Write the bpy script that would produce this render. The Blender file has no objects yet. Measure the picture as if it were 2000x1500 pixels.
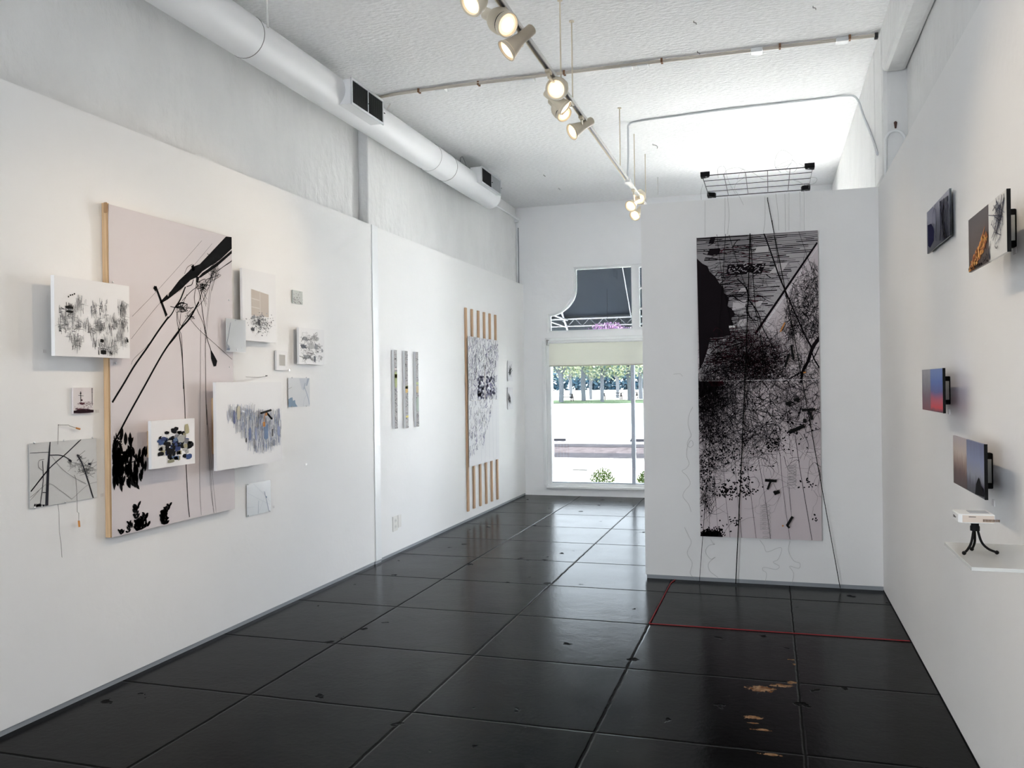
import bpy, bmesh, math, random
from math import sin, cos, pi, radians
from mathutils import Vector, Matrix

SC = bpy.context.scene
COL = SC.collection
rnd = random.Random(7)

# ------------------------------------------------------------------ camera, world, light, exposure
FPX = 1654.48
FWD = Vector((-0.2922101, 0.95635271, 0.00166007))
RGT = Vector((0.95626505, 0.29220613, -0.01314273))
UPV = Vector((0.01305417, 0.00225297, 0.99991225))
EYE = Vector((0.0, 0.0, 1.6))
cam = bpy.data.cameras.new('camera')
cam.sensor_fit = 'HORIZONTAL'; cam.sensor_width = 36.0; cam.lens = FPX / 2000.0 * 36.0
cam.clip_start = 0.05; cam.clip_end = 600
camo = bpy.data.objects.new('camera', cam)
COL.objects.link(camo)
m3 = Matrix((RGT, UPV, -FWD)).transposed()
camo.matrix_world = Matrix.Translation(EYE) @ m3.to_4x4()
SC.camera = camo

SC.view_settings.view_transform = 'Standard'
SC.view_settings.look = 'None'
SC.view_settings.gamma = 1.0
SC.view_settings.use_curve_mapping = False
SC.view_settings.exposure = 2.0

world = bpy.data.worlds.new('world'); SC.world = world; world.use_nodes = True
wn = world.node_tree; wn.nodes.clear()
wo = wn.nodes.new('ShaderNodeOutputWorld'); wb = wn.nodes.new('ShaderNodeBackground')
wb.inputs[0].default_value = (0.92, 0.95, 1.0, 1); wb.inputs[1].default_value = 6.4
wn.links.new(wb.outputs[0], wo.inputs[0])

sun = bpy.data.lights.new('sun', 'SUN'); sun.energy = 40.0; sun.angle = radians(1.0); sun.color = (1, .96, .88)
suno = bpy.data.objects.new('sun', sun); COL.objects.link(suno)
suno.rotation_euler = Vector((.42, -1.0, -1.38)).to_track_quat('-Z', 'Y').to_euler()   # high sun from the street side, kept off the room by the awning


def portal(name, loc, sx, sz, facing):
    l = bpy.data.lights.new(name, 'AREA'); l.shape = 'RECTANGLE'; l.size = sx; l.size_y = sz
    l.cycles.is_portal = True
    o = bpy.data.objects.new(name, l); COL.objects.link(o); o.location = loc
    o.rotation_euler = Vector(facing).to_track_quat('-Z', 'Y').to_euler()


portal('front_window_portal', (-2.0, 12.1, 1.1), 2.4, 2.0, (0, -1, 0))
portal('front_window_portal', (0.0, 12.1, 1.85), 1.4, 3.4, (0, -1, 0))
portal('added_back_window_portal', (-2.05, -3.1, 1.6), 1.5, 2.5, (0, 1, 0))  # guides sky light through the window added behind the camera
SPOT_W = 9.0
WARM = (1.0, 0.80, 0.56)

# ------------------------------------------------------------------ measuring helpers


def ray(x, y):
    return FWD + RGT * ((x - 1000) / FPX) + UPV * ((750 - y) / FPX)


def onX(x, y, v):
    d = ray(x, y); return EYE + d * (v / d.x)


def onY(x, y, v):
    d = ray(x, y); return EYE + d * (v / d.y)


def onZ(x, y, v):
    d = ray(x, y); return EYE + d * ((v - 1.6) / d.z)


# ------------------------------------------------------------------ materials
MATS = {}


def mat(name, col, rough=0.6, metal=0.0, spec=0.5, bump=0, bscale=30, emit=None, estr=0, trans=0, var=0, vscale=4, alpha=1, stretch=None):
    if name in MATS: return MATS[name]
    m = bpy.data.materials.new(name); m.use_nodes = True
    nt = m.node_tree; b = nt.nodes['Principled BSDF']
    b.inputs['Base Color'].default_value = (*col, 1)
    b.inputs['Roughness'].default_value = rough
    b.inputs['Metallic'].default_value = metal
    b.inputs['Specular IOR Level'].default_value = spec
    b.inputs['Alpha'].default_value = alpha
    if emit: b.inputs['Emission Color'].default_value = (*emit, 1); b.inputs['Emission Strength'].default_value = estr
    if trans: b.inputs['Transmission Weight'].default_value = trans
    tc = None
    if bump or var:
        tc = nt.nodes.new('ShaderNodeTexCoord'); src = tc.outputs['Object']
        if stretch:
            mp = nt.nodes.new('ShaderNodeMapping'); mp.inputs['Scale'].default_value = stretch
            nt.links.new(src, mp.inputs[0]); src = mp.outputs[0]
    if bump:
        n = nt.nodes.new('ShaderNodeTexNoise'); n.inputs['Scale'].default_value = bscale; n.inputs['Detail'].default_value = 5
        bp = nt.nodes.new('ShaderNodeBump'); bp.inputs['Strength'].default_value = 1; bp.inputs['Distance'].default_value = bump
        nt.links.new(src, n.inputs['Vector']); nt.links.new(n.outputs[0], bp.inputs['Height']); nt.links.new(bp.outputs[0], b.inputs['Normal'])
    if var:
        n = nt.nodes.new('ShaderNodeTexNoise'); n.inputs['Scale'].default_value = vscale; n.inputs['Detail'].default_value = 4
        r = nt.nodes.new('ShaderNodeValToRGB')
        r.color_ramp.elements[0].position = .3; r.color_ramp.elements[1].position = .7
        r.color_ramp.elements[0].color = (*[c * (1 - var) for c in col], 1); r.color_ramp.elements[1].color = (*[min(1, c * (1 + var)) for c in col], 1)
        nt.links.new(src, n.inputs['Vector']); nt.links.new(n.outputs[0], r.inputs[0]); nt.links.new(r.outputs[0], b.inputs['Base Color'])
    MATS[name] = m
    return m


M_WALL = mat('white wall paint', (.88, .875, .865), .75, bump=.0012, bscale=22, var=.012, vscale=1.5)
M_PLASTER = mat('rough white plaster', (.82, .82, .81), .85, bump=.012, bscale=11, var=.03, vscale=3, stretch=(1.2, 1.2, .8))
M_CEIL = mat('stippled white ceiling', (.90, .90, .90), .9, bump=.011, bscale=24, var=.06, vscale=30, stretch=(.8, 1.6, 1))
M_FRONT = mat('painted front wall', (.92, .92, .925), .7, bump=.006, bscale=7)
M_TRIM = mat('white trim paint', (.87, .88, .88), .45, bump=.002, bscale=20)
M_DUCT = mat('white painted duct', (.86, .865, .875), .5, bump=.003, bscale=5)
M_GAP = mat('grey base channel', (.30, .32, .34), .5)
M_BLACK = mat('black', (.006, .006, .0065), .6, spec=.12)
M_DARK = mat('dark gap', (.01, .01, .01), .8)
M_BLKMET = mat('black wire', (.015, .015, .016), .4)
M_CREAM = mat('cream lamp enamel', (.74, .66, .52), .4)
M_WHITEMET = mat('white enamel', (.80, .79, .76), .4)
M_SILVER = mat('silver aluminium', (.75, .76, .78), .3, metal=.8)
M_ALU = mat('mullion aluminium', (.42, .46, .52), .45, metal=.3)
M_PAPER = mat('white paper', (.84, .83, .84), .8)
M_PANEL = mat('white painted panel', (.84, .83, .83), .6)
M_FILM = mat('grey film', (.62, .64, .66), .25)
M_WOOD = mat('pine wood', (.62, .42, .24), .6, var=.15, vscale=8, stretch=(8, 8, .6))
M_SLAT = mat('tan wood slat', (.56, .36, .22), .6, var=.12, vscale=10, stretch=(8, 8, .6))
M_ORANGE = mat('orange wood', (.60, .24, .05), .5)
M_PLASTIC = mat('ivory plastic', (.78, .76, .72), .4)
M_RED = mat('red string', (.30, .008, .012), .7)


def glass_mat(name, tint=(1, 1, 1), gl=.08):
    m = bpy.data.materials.new(name); m.use_nodes = True; nt = m.node_tree; nt.nodes.clear()
    o = nt.nodes.new('ShaderNodeOutputMaterial'); mx = nt.nodes.new('ShaderNodeMixShader')
    t = nt.nodes.new('ShaderNodeBsdfTransparent'); t.inputs[0].default_value = (*tint, 1)
    g = nt.nodes.new('ShaderNodeBsdfGlossy'); g.inputs['Roughness'].default_value = .02
    f = nt.nodes.new('ShaderNodeFresnel'); f.inputs[0].default_value = 1.35
    nt.links.new(f.outputs[0], mx.inputs[0]); nt.links.new(t.outputs[0], mx.inputs[1]); nt.links.new(g.outputs[0], mx.inputs[2])
    nt.links.new(mx.outputs[0], o.inputs[0])
    return m


M_GLASS = glass_mat('window glass', (.95, .97, .98))
M_DOORG = glass_mat('door glass', (.92, .94, .96))
M_TINT = glass_mat('dimming window glass', (.40, .42, .43))  # tint added to hold down the daylight and the view outside
M_ACRYL = glass_mat('clear acrylic', (.90, .95, .93))


def acrylic_sheet():
    m = mat('clear acetate sheet', (.66, .69, .71), .15, alpha=.62)
    return m


M_ACET = acrylic_sheet()

# ------------------------------------------------------------------ mesh helpers


def tag(o, label=None, cat=None, group=None, kind=None):
    if label: o['label'] = label
    if cat: o['category'] = cat
    if group: o['group'] = group
    if kind: o['kind'] = kind
    return o


def empty(name, loc, label=None, cat=None, group=None):
    o = bpy.data.objects.new(name, None); COL.objects.link(o); o.location = loc
    o.empty_display_size = .05
    return tag(o, label, cat, group)


class MB:
    """collects geometry in world coordinates and links it as one mesh object"""

    def __init__(self):
        self.v = []; self.f = []; self.mi = []; self.mats = []; self.sm = []

    def m(self, material):
        if material not in self.mats: self.mats.append(material)
        return self.mats.index(material)

    def add(self, vs, fs, material, smooth=False):
        o = len(self.v); k = self.m(material)
        self.v += [tuple(v) for v in vs]
        for f in fs:
            self.f.append(tuple(i + o for i in f)); self.mi.append(k); self.sm.append(smooth)
        return self

    def box(self, a, b, material):
        x0, y0, z0 = [min(a[i], b[i]) for i in range(3)]; x1, y1, z1 = [max(a[i], b[i]) for i in range(3)]
        return self.add([(x0, y0, z0), (x1, y0, z0), (x1, y1, z0), (x0, y1, z0), (x0, y0, z1), (x1, y0, z1), (x1, y1, z1), (x0, y1, z1)],
                        [(3, 2, 1, 0), (4, 5, 6, 7), (0, 1, 5, 4), (1, 2, 6, 5), (2, 3, 7, 6), (3, 0, 4, 7)], material)

    def obox(self, c, ax, ay, az, material):
        """oriented box: centre and three half-extent vectors"""
        c = Vector(c); P = []
        for k in (-1, 1):
            for s, t in ((-1, -1), (1, -1), (1, 1), (-1, 1)):
                P.append(c + ax * s + ay * t + az * k)
        return self.add(P, [(3, 2, 1, 0), (4, 5, 6, 7), (0, 1, 5, 4), (1, 2, 6, 5), (2, 3, 7, 6), (3, 0, 4, 7)], material)

    def prism(self, poly, off, material):
        """polygon (list of 3D points) extruded by vector off"""
        n = len(poly); P = [Vector(p) for p in poly]; Q = [p + Vector(off) for p in P]
        return self.add(P + Q, [tuple(range(n - 1, -1, -1)), tuple(range(n, 2 * n))] + [(i, (i + 1) % n, n + (i + 1) % n, n + i) for i in range(n)], material)

    def tube(self, pts, r, material, n=8, caps=True, radii=None):
        P = [Vector(p) for p in pts]
        if len(P) < 2: return self
        V = []; F = []
        t0 = (P[1] - P[0]).normalized()
        up = Vector((0, 0, 1)) if abs(t0.z) < .9 else Vector((1, 0, 0))
        nrm = t0.cross(up).normalized()
        for i, q in enumerate(P):
            t = (P[min(i + 1, len(P) - 1)] - P[max(i - 1, 0)])
            t = t.normalized() if t.length > 1e-9 else t0
            nrm = (nrm - t * nrm.dot(t))
            nrm = nrm.normalized() if nrm.length > 1e-6 else t.orthogonal().normalized()
            bn = t.cross(nrm)
            rr = radii[i] if radii else r
            for k in range(n):
                a = 2 * pi * k / n
                V.append(q + nrm * (rr * cos(a)) + bn * (rr * sin(a)))
        for i in range(len(P) - 1):
            for k in range(n):
                F.append((i * n + k, i * n + (k + 1) % n, (i + 1) * n + (k + 1) % n, (i + 1) * n + k))
        if caps:
            F.append(tuple(range(n - 1, -1, -1))); F.append(tuple((len(P) - 1) * n + k for k in range(n)))
        return self.add(V, F, material, n > 4)

    def lathe(self, prof, material, mtx=None, n=28, caps=True):
        """prof: list of (r, z)"""
        V = []; F = []
        for r, z in prof:
            for k in range(n):
                a = 2 * pi * k / n
                q = Vector((r * cos(a), r * sin(a), z))
                V.append(mtx @ q if mtx else q)
        for i in range(len(prof) - 1):
            for k in range(n):
                F.append((i * n + k, i * n + (k + 1) % n, (i + 1) * n + (k + 1) % n, (i + 1) * n + k))
        if caps:
            F.append(tuple(range(n - 1, -1, -1))); F.append(tuple((len(prof) - 1) * n + k for k in range(n)))
        return self.add(V, F, material, True)

    def build(self, name, parent=None, bevel=0, origin=None):
        me = bpy.data.meshes.new(name)
        if origin is None and parent is None:
            n = len(self.v)
            origin = Vector((sum(v[0] for v in self.v) / n, sum(v[1] for v in self.v) / n, min(v[2] for v in self.v)))
        base = Vector(origin) if origin is not None else Vector((0, 0, 0))
        if parent is not None:
            pw = Vector((0, 0, 0)); q = parent
            while q: pw += q.location; q = q.parent
            shift = pw + Vector((0, 0, 0))
            loc = Vector((0, 0, 0))
            if origin is not None: loc = base - pw; shift = base
        else:
            shift = base; loc = base
        me.from_pydata([tuple(Vector(v) - shift) for v in self.v], [], self.f)
        for mm in self.mats: me.materials.append(mm)
        for p, k, s in zip(me.polygons, self.mi, self.sm): p.material_index = k; p.use_smooth = s
        me.update()
        if any(self.sm):
            try: me.set_sharp_from_angle(angle=radians(40))
            except Exception: pass
        o = bpy.data.objects.new(name, me); COL.objects.link(o); o.location = loc
        if parent is not None: o.parent = parent
        if bevel:
            b = o.modifiers.new('bevel', 'BEVEL'); b.width = bevel; b.segments = 2; b.limit_method = 'ANGLE'
        return o


def cr(pts, k=6):
    """Catmull-Rom through points"""
    P = [Vector(p) for p in pts]
    if len(P) < 3: return P
    Q = [P[0] * 2 - P[1]] + P + [P[-1] * 2 - P[-2]]; out = []
    for i in range(1, len(Q) - 2):
        a, b, c, d = Q[i - 1:i + 3]
        for j in range(k):
            t = j / k
            out.append(.5 * ((2 * b) + (c - a) * t + (2 * a - 5 * b + 4 * c - d) * t * t + (3 * b - a - 3 * c + d) * t ** 3))
    out.append(P[-1]); return out


def struct(mb, name, **k):
    o = mb.build(name, **k); o['kind'] = 'structure'; return o


# ------------------------------------------------------------------ the room shell
CEIL = 4.194; YF = 11.9; XL = -3.435; XU = -3.54; XUN = -3.633; XR = .80; HP = 3.07; YP = 6.985; XP = -1.006
YB = -3.0

# floor with scored joints, pits and worn spots
fm = bpy.data.materials.new('black sealed concrete'); fm.use_nodes = True
nt = fm.node_tree; N = nt.nodes; Lk = nt.links
b = N['Principled BSDF']
tc = N.new('ShaderNodeTexCoord'); sep = N.new('ShaderNodeSeparateXYZ'); Lk.new(tc.outputs['Object'], sep.inputs[0])


def math_(op, a, bb=None, c=None):
    n = N.new('ShaderNodeMath'); n.operation = op
    for i, q in enumerate((a, bb, c)):
        if q is None: continue
        if isinstance(q, (int, float)): n.inputs[i].default_value = q
        else: Lk.new(q, n.inputs[i])
    return n.outputs[0]


def noise(scale, detail=3, vec=None, out=0, rough=.5):
    n = N.new('ShaderNodeTexNoise'); n.inputs['Scale'].default_value = scale; n.inputs['Detail'].default_value = detail
    n.inputs['Roughness'].default_value = rough
    Lk.new(vec if vec else tc.outputs['Object'], n.inputs['Vector']); return n.outputs[out]


def ramp(fac, p0, p1, c0=(0, 0, 0, 1), c1=(1, 1, 1, 1)):
    r = N.new('ShaderNodeValToRGB'); r.color_ramp.elements[0].position = p0; r.color_ramp.elements[1].position = p1
    r.color_ramp.elements[0].color = c0; r.color_ramp.elements[1].color = c1
    Lk.new(fac, r.inputs[0]); return r.outputs[0]


wob = math_('MULTIPLY', math_('SUBTRACT', noise(7, 3), .5), .012)


def joint(coord, off, step, w):
    s = math_('ADD', math_('SUBTRACT', coord, off), wob)
    fr = math_('PINGPONG', s, step / 2)          # 0 at the joint
    return math_('LESS_THAN', fr, w), fr


gx, fx = joint(sep.outputs['X'], -.7946, .9147, .0042)
gy, fy = joint(sep.outputs['Y'], 3.832, .9065, .0046)
g = math_('MAXIMUM', gx, gy)
edge = math_('MINIMUM', fx, fy)
groove = ramp(edge, .003, .012)
# round pits: voronoi, only where a large noise allows them
vv = N.new('ShaderNodeTexVoronoi'); vv.inputs['Scale'].default_value = 5.5
nv = N.new('ShaderNodeVectorMath'); nv.operation = 'ADD'; nd = N.new('ShaderNodeTexNoise'); nd.inputs['Scale'].default_value = 22
Lk.new(tc.outputs['Object'], nd.inputs['Vector'])
sc_ = N.new('ShaderNodeVectorMath'); sc_.operation = 'SCALE'; sc_.inputs['Scale'].default_value = .09
Lk.new(nd.outputs['Color'], sc_.inputs[0]); Lk.new(tc.outputs['Object'], nv.inputs[0]); Lk.new(sc_.outputs[0], nv.inputs[1])
Lk.new(nv.outputs[0], vv.inputs['Vector'])
pit = math_('MULTIPLY', math_('LESS_THAN', vv.outputs['Distance'], .17), math_('GREATER_THAN', noise(1.7, 1), .60))
pitd = math_('MULTIPLY', ramp(vv.outputs['Distance'], .08, .19, (1, 1, 1, 1), (0, 0, 0, 1)), math_('GREATER_THAN', noise(1.7, 1), .60))
# worn-through chips showing tan concrete at their own places
chips = None
for cx, cy, rx, ry in ((-.07, 4.60, .085, .055), (.03, 4.68, .07, .03), (.085, 4.74, .03, .03), (-.10, 4.20, .05, .03), (-.06, 4.06, .05, .016), (-.1, 4.13, .03, .012),
                       (-.02, 3.80, .06, .014), (.105, 5.05, .012, .02), (.09, 5.13, .025, .012)):
    dx = math_('DIVIDE', math_('SUBTRACT', sep.outputs['X'], cx), rx); dy = math_('DIVIDE', math_('SUBTRACT', sep.outputs['Y'], cy), ry)
    d = math_('ADD', math_('MULTIPLY', dx, dx), math_('MULTIPLY', dy, dy))
    d = math_('ADD', d, math_('MULTIPLY', math_('SUBTRACT', noise(30, 4, None, 0, .7), .5), 3.6))
    c = math_('LESS_THAN', d, .55)
    chips = c if chips is None else math_('MAXIMUM', chips, c)
basec = ramp(noise(1.3, 5), .35, .7, (.002, .002, .0022, 1), (.005, .005, .0052, 1))
mx1 = N.new('ShaderNodeMixRGB'); Lk.new(g, mx1.inputs[0]); Lk.new(basec, mx1.inputs[1]); mx1.inputs[2].default_value = (.006, .006, .006, 1)
mx2 = N.new('ShaderNodeMixRGB'); Lk.new(chips, mx2.inputs[0]); Lk.new(mx1.outputs[0], mx2.inputs[1])
Lk.new(ramp(noise(28, 3), .35, .6, (.14, .05, .015, 1), (.34, .20, .10, 1)), mx2.inputs[2])
speck = math_('GREATER_THAN', noise(60, 2), .765)
mx3 = N.new('ShaderNodeMixRGB'); Lk.new(math_('MULTIPLY', speck, .12), mx3.inputs[0]); Lk.new(mx2.outputs[0], mx3.inputs[1]); mx3.inputs[2].default_value = (.3, .28, .26, 1)
Lk.new(mx3.outputs[0], b.inputs['Base Color'])
rr = math_('ADD', math_('MULTIPLY', noise(2.2, 6, None, 0, .65), .14), .13)
rr = math_('ADD', rr, math_('MULTIPLY', math_('MAXIMUM', g, pit), .5))
Lk.new(rr, b.inputs['Roughness'])
b.inputs['Specular IOR Level'].default_value = .05
hgt = math_('ADD', math_('MULTIPLY', noise(4, 6, None, 0, .6), .16), math_('MULTIPLY', noise(38, 4), .05))
hgt = math_('ADD', hgt, math_('MULTIPLY', groove, .35))
hgt = math_('SUBTRACT', hgt, math_('MULTIPLY', pitd, .45))
bp = N.new('ShaderNodeBump'); bp.inputs['Strength'].default_value = 1; bp.inputs['Distance'].default_value = .010
Lk.new(hgt, bp.inputs['Height']); Lk.new(bp.outputs[0], b.inputs['Normal'])
M_FLOOR = fm
fl = MB().box((-3.9, YB - .1, -.12), (1.25, YF + .25, 0), M_FLOOR)
struct(fl, 'floor', origin=(0, 0, 0))

# left wall: lower gallery boards and the rough plaster wall above
w = MB()
w.box((-3.70, YB, .028), (XL, 6.95, HP), M_WALL)
w.box((-3.70, 7.07, .028), (-3.447, YF, HP), M_WALL)
struct(w, 'wall_left', origin=(XL, 3, 0))
w = MB()
w.box((-3.62, 6.952, .028), (-3.428, 7.068, HP), M_TRIM)
struct(w, 'trim_1')
w = MB()
w.box((-4.0, YB, 0), (XUN, 7.112, CEIL), M_PLASTER)
w.box((-4.0, 7.112, 0), (XU, YF, CEIL), M_PLASTER)
struct(w, 'wall_left_upper', origin=(XU, 3, 0), bevel=.012)
w = MB().box((-3.70, YB, 0), (XL - .006, 6.95, .028), M_GAP).box((-3.60, 6.95, 0), (-3.434, 7.07, .028), M_GAP).box((-3.70, 7.07, 0), (-3.453, YF, .028), M_GAP)
struct(w, 'baseboard_left')

# right wall with its deeper plaster recess above
YJ = 6.683; XA = .964; ZB = 3.83
w = MB().box((XR, YB, .01), (1.25, YJ, HP), M_WALL).box((XR, YJ, .01), (1.25, YP + .15, HP), M_WALL)
struct(w, 'wall_right', origin=(XR, 3, 0))
w = MB()
w.box((XA, YB, HP), (1.25, YJ, CEIL), M_PLASTER)
w.box((XR, YJ, HP), (1.25, YP + .15, CEIL), M_PLASTER)
w.box((XR, YP + .15, 0), (1.25, YF, CEIL), M_PLASTER)
w.box((XR, YB, ZB), (XA, YJ, CEIL), M_PLASTER)
struct(w, 'wall_right_upper', origin=(XR, 3, 0), bevel=.035)
w = MB().box((XR + .004, YB, 0), (1.2, YP, .01), M_GAP)
struct(w, 'baseboard_right')

# partition wall
w = MB().box((XP, YP, .032), (XR, YP + .14, HP + .005), M_WALL)
struct(w, 'wall_partition', origin=(XP, YP, 0))
w = MB().box((XP + .01, YP + .008, 0), (XR, YP + .13, .032), M_GAP)
struct(w, 'baseboard_partition')

# ceiling, closed above
w = MB().box((-4.0, YB, CEIL), (1.25, YF + .25, CEIL + .2), M_CEIL)
struct(w, 'ceiling', origin=(0, 3, CEIL))

# front wall pieces around the openings
D = .24


def fpoly(mb, pts, mt=None, y0=YF, d=D):
    mb.prism([(x, y0, z) for x, z in pts], (0, d, 0), mt or M_FRONT)


w = MB()
curve = [(-2.694 - .385 * sin(a) * 1.0, 2.625 + .40 * (1 - 0) * 0 + .40 * (1 - (1 - cos(a))) * 1.0) for a in [0]]
# concave quarter curve from (-3.075, 2.62) up to (-2.694, 3.02): circle centred at top left
CX0, CZ0, RC = -3.09, 3.02, .395
arc = [(CX0 + RC * cos(a), CZ0 + RC * sin(a)) for a in [-pi / 2 + (pi / 2) * i / 14 for i in range(15)]]
arc[0] = (-3.085, arc[0][1])
ztop = 3.285
fpoly(w, [(-3.9, 0), (-3.125, 0), (-3.125, 2.28), (-3.9, 2.28)])
fpoly(w, [(-3.9, 2.28), (-3.085, 2.28), (-3.085, arc[0][1]), (-3.9, arc[0][1])])
for (x0, z0), (x1, z1) in zip(arc[:-1], arc[1:]):
    fpoly(w, [(-3.9, z0), (x0, z0), (x1, z1), (-3.9, z1)])
fpoly(w, [(-3.9, 3.02), (-2.695, 3.02), (-2.695, ztop), (-3.9, ztop)])
fpoly(w, [(-3.9, ztop), (-.72, ztop), (-.72, CEIL), (-3.9, CEIL)]); fpoly(w, [(-.72, 3.42), (1.25, 3.42), (1.25, CEIL), (-.72, CEIL)])
fpoly(w, [(-3.085, 2.28), (-.85, 2.28), (-.85, 2.36), (-3.085, 2.36)])
fpoly(w, [(-3.125, 0), (-.85, 0), (-.85, .14), (-3.125, .14)])
fpoly(w, [(-.85, 0), (-.72, 0), (-.72, 2.36), (-.85, 2.36)])
fpoly(w, [(.74, 0), (1.25, 0), (1.25, 3.42), (.74, 3.42)])
fpoly(w, [(-.85, 2.36), (-.72, 2.36), (-.72, ztop), (-.85, ztop)])
struct(w, 'wall_front', origin=(-1.5, YF, 0))

# lower shop window
wf = MB()
Y1 = YF + .05
for a, bb in (((-3.125, .14), (-3.062, 2.28)), ((-.90, .14), (-.85, 2.28)), ((-3.062, .14), (-.90, .175)), ((-3.062, 2.22), (-.90, 2.28))):
    wf.box((a[0], Y1, a[1]), (bb[0], YF + .20, bb[1]), M_TRIM)
win = wf.build('window_1', origin=(-2, Y1, .14), bevel=.004); win['kind'] = 'structure'
mu = MB().box((-1.895, YF + .05, .175), (-1.845, YF + .13, 2.22), M_ALU)
for z in (.4, .9, 1.4, 1.75): mu.lathe([(.005, 0), (.005, .002)], M_SILVER, Matrix.Translation((-1.87, YF + .049, z)) @ Matrix.Rotation(pi / 2, 4, 'X'), 10)
mu.build('mullion', win)
MB().box((-3.062, YF + .10, .175), (-1.895, YF + .106, 2.22), M_TINT).build('pane', win)
MB().box((-1.845, YF + .10, .175), (-.90, YF + .106, 2.22), M_TINT).build('pane', win)
MB().box((-3.062, YF + .075, .172), (-.90, YF + .125, .190), M_ALU).build('glazing_bar', win)
# rounded sill in front of the window
MB().box((-3.125, YF - .045, .10), (-.85, YF + .05, .142), M_TRIM).build('sill', win, bevel=.012)
MB().box((-3.168, YF - .03, .142), (-3.118, YF + .05, 2.24), M_TRIM).build('casing', win, bevel=.012)

# curved transom window
wt = MB()
prof_o = [(-3.085, 2.36)] + arc + [(-2.695, ztop), (-1.78, ztop), (-1.78, 2.36)]
cxm = (-2.35, 2.8)


def inset(p, t):
    x, z = p
    x2 = x + (t if x < -2.0 else -t); z2 = z + (t if z < 2.5 else (-t if z > 3.1 else 0))
    return (x2, z2)


prof_i = [(-3.062, 2.385)] + [(CX0 + (RC + .028) * cos(a) + (.0), CZ0 + (RC + .028) * sin(a) * 1.0) for a in [-pi / 2 + (pi / 2) * i / 14 for i in range(15)]] + [(-2.667, 3.258), (-1.866, 3.258), (-1.866, 2.385)]
prof_i[1] = (-3.062, prof_i[2][1] - .003)
n = len(prof_o)
V = [(x, YF + .04, z) for x, z in prof_o] + [(x, YF + .04, z) for x, z in prof_i] + [(x, YF + .12, z) for x, z in prof_o] + [(x, YF + .12, z) for x, z in prof_i]
F = []
for i in range(n):
    j = (i + 1) % n
    F += [(i, j, n + j, n + i), (2 * n + i, 3 * n + i, 3 * n + j, 2 * n + j), (n + i, n + j, 3 * n + j, 3 * n + i)]
wt.add(V, F, M_TRIM)
tw = wt.build('window_2', origin=(-2.4, YF + .04, 2.36)); tw['kind'] = 'structure'
MB().prism([(x, YF + .085, z) for x, z in prof_i], (0, .005, 0), M_TINT).build('pane', tw)
# narrow small-paned transom beside it
wt = MB()
wt.box((-1.78, YF + .03, 2.36), (-1.755, YF + .12, ztop), M_TRIM)
wt.box((-.88, YF + .03, 2.36), (-.85, YF + .12, ztop), M_TRIM)
wt.box((-1.755, YF + .03, 3.245), (-.88, YF + .12, ztop), M_TRIM); wt.box((-1.755, YF + .03, 2.36), (-.88, YF + .12, 2.40), M_TRIM)
for z in (2.66, 2.95): wt.box((-1.755, YF + .05, z - .012), (-.88, YF + .10, z + .012), M_TRIM)
wt.box((-1.33, YF + .05, 2.40), (-1.305, YF + .10, 3.245), M_TRIM)
t3 = wt.build('window_3', origin=(-1.3, YF, 2.36)); t3['kind'] = 'structure'
MB().box((-1.755, YF + .073, 2.40), (-.88, YF + .077, 3.245), M_TINT).build('pane', t3)
# glazed door hidden behind the partition, lets in its own daylight
dr = MB()
for a, bb in (((-.72, 0), (-.65, 3.42)), ((.67, 0), (.74, 3.42)), ((-.65, 2.25), (.67, 2.34)), ((-.65, 0), (.67, .16)), ((-.65, 3.36), (.67, 3.42))):
    dr.box((a[0], YF + .05, a[1]), (bb[0], YF + .12, bb[1]), M_TRIM)
do = dr.build('door_1', origin=(0, YF + .05, 0)); do['kind'] = 'structure'
MB().box((-.65, YF + .08, .16), (.67, YF + .086, 3.36), M_DOORG).build('pane', do)

# back wall behind the camera with a window added to light the room
w = MB()
w.box((-4.0, YB - .2, 0), (-2.8, YB, CEIL), M_WALL); w.box((-1.3, YB - .2, 0), (1.25, YB, CEIL), M_WALL)
w.box((-2.8, YB - .2, 2.85), (-1.3, YB, CEIL), M_WALL); w.box((-2.8, YB - .2, 0), (-1.3, YB, .35), M_WALL)
struct(w, 'wall_back', origin=(-1.3, YB, 0))
w = MB()
for x in (-2.8, -2.08, -1.36): w.box((x, YB - .15, .35), (x + .06, YB - .05, 2.85), M_TRIM)
w.box((-2.74, YB - .15, .35), (-1.36, YB - .05, .42), M_TRIM); w.box((-2.74, YB - .15, 2.78), (-1.36, YB - .05, 2.85), M_TRIM)
wb_ = w.build('added_back_window', origin=(-1.3, YB - .1, .35)); wb_['kind'] = 'structure'
MB().box((-2.74, YB - .105, .42), (-1.36, YB - .10, 2.78), M_GLASS).build('pane', wb_)

# seam of the two wall boards + corner pipe up at the left front corner
w = MB().tube([(-3.50, YF - .035, 2.98), (-3.50, YF - .035, 3.90)], .008, mat('grey pipe', (.35, .36, .38), .5), 8)
tag(w.build('corner_cable'), 'thin grey cable running down the upper front left corner', 'cable')

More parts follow.
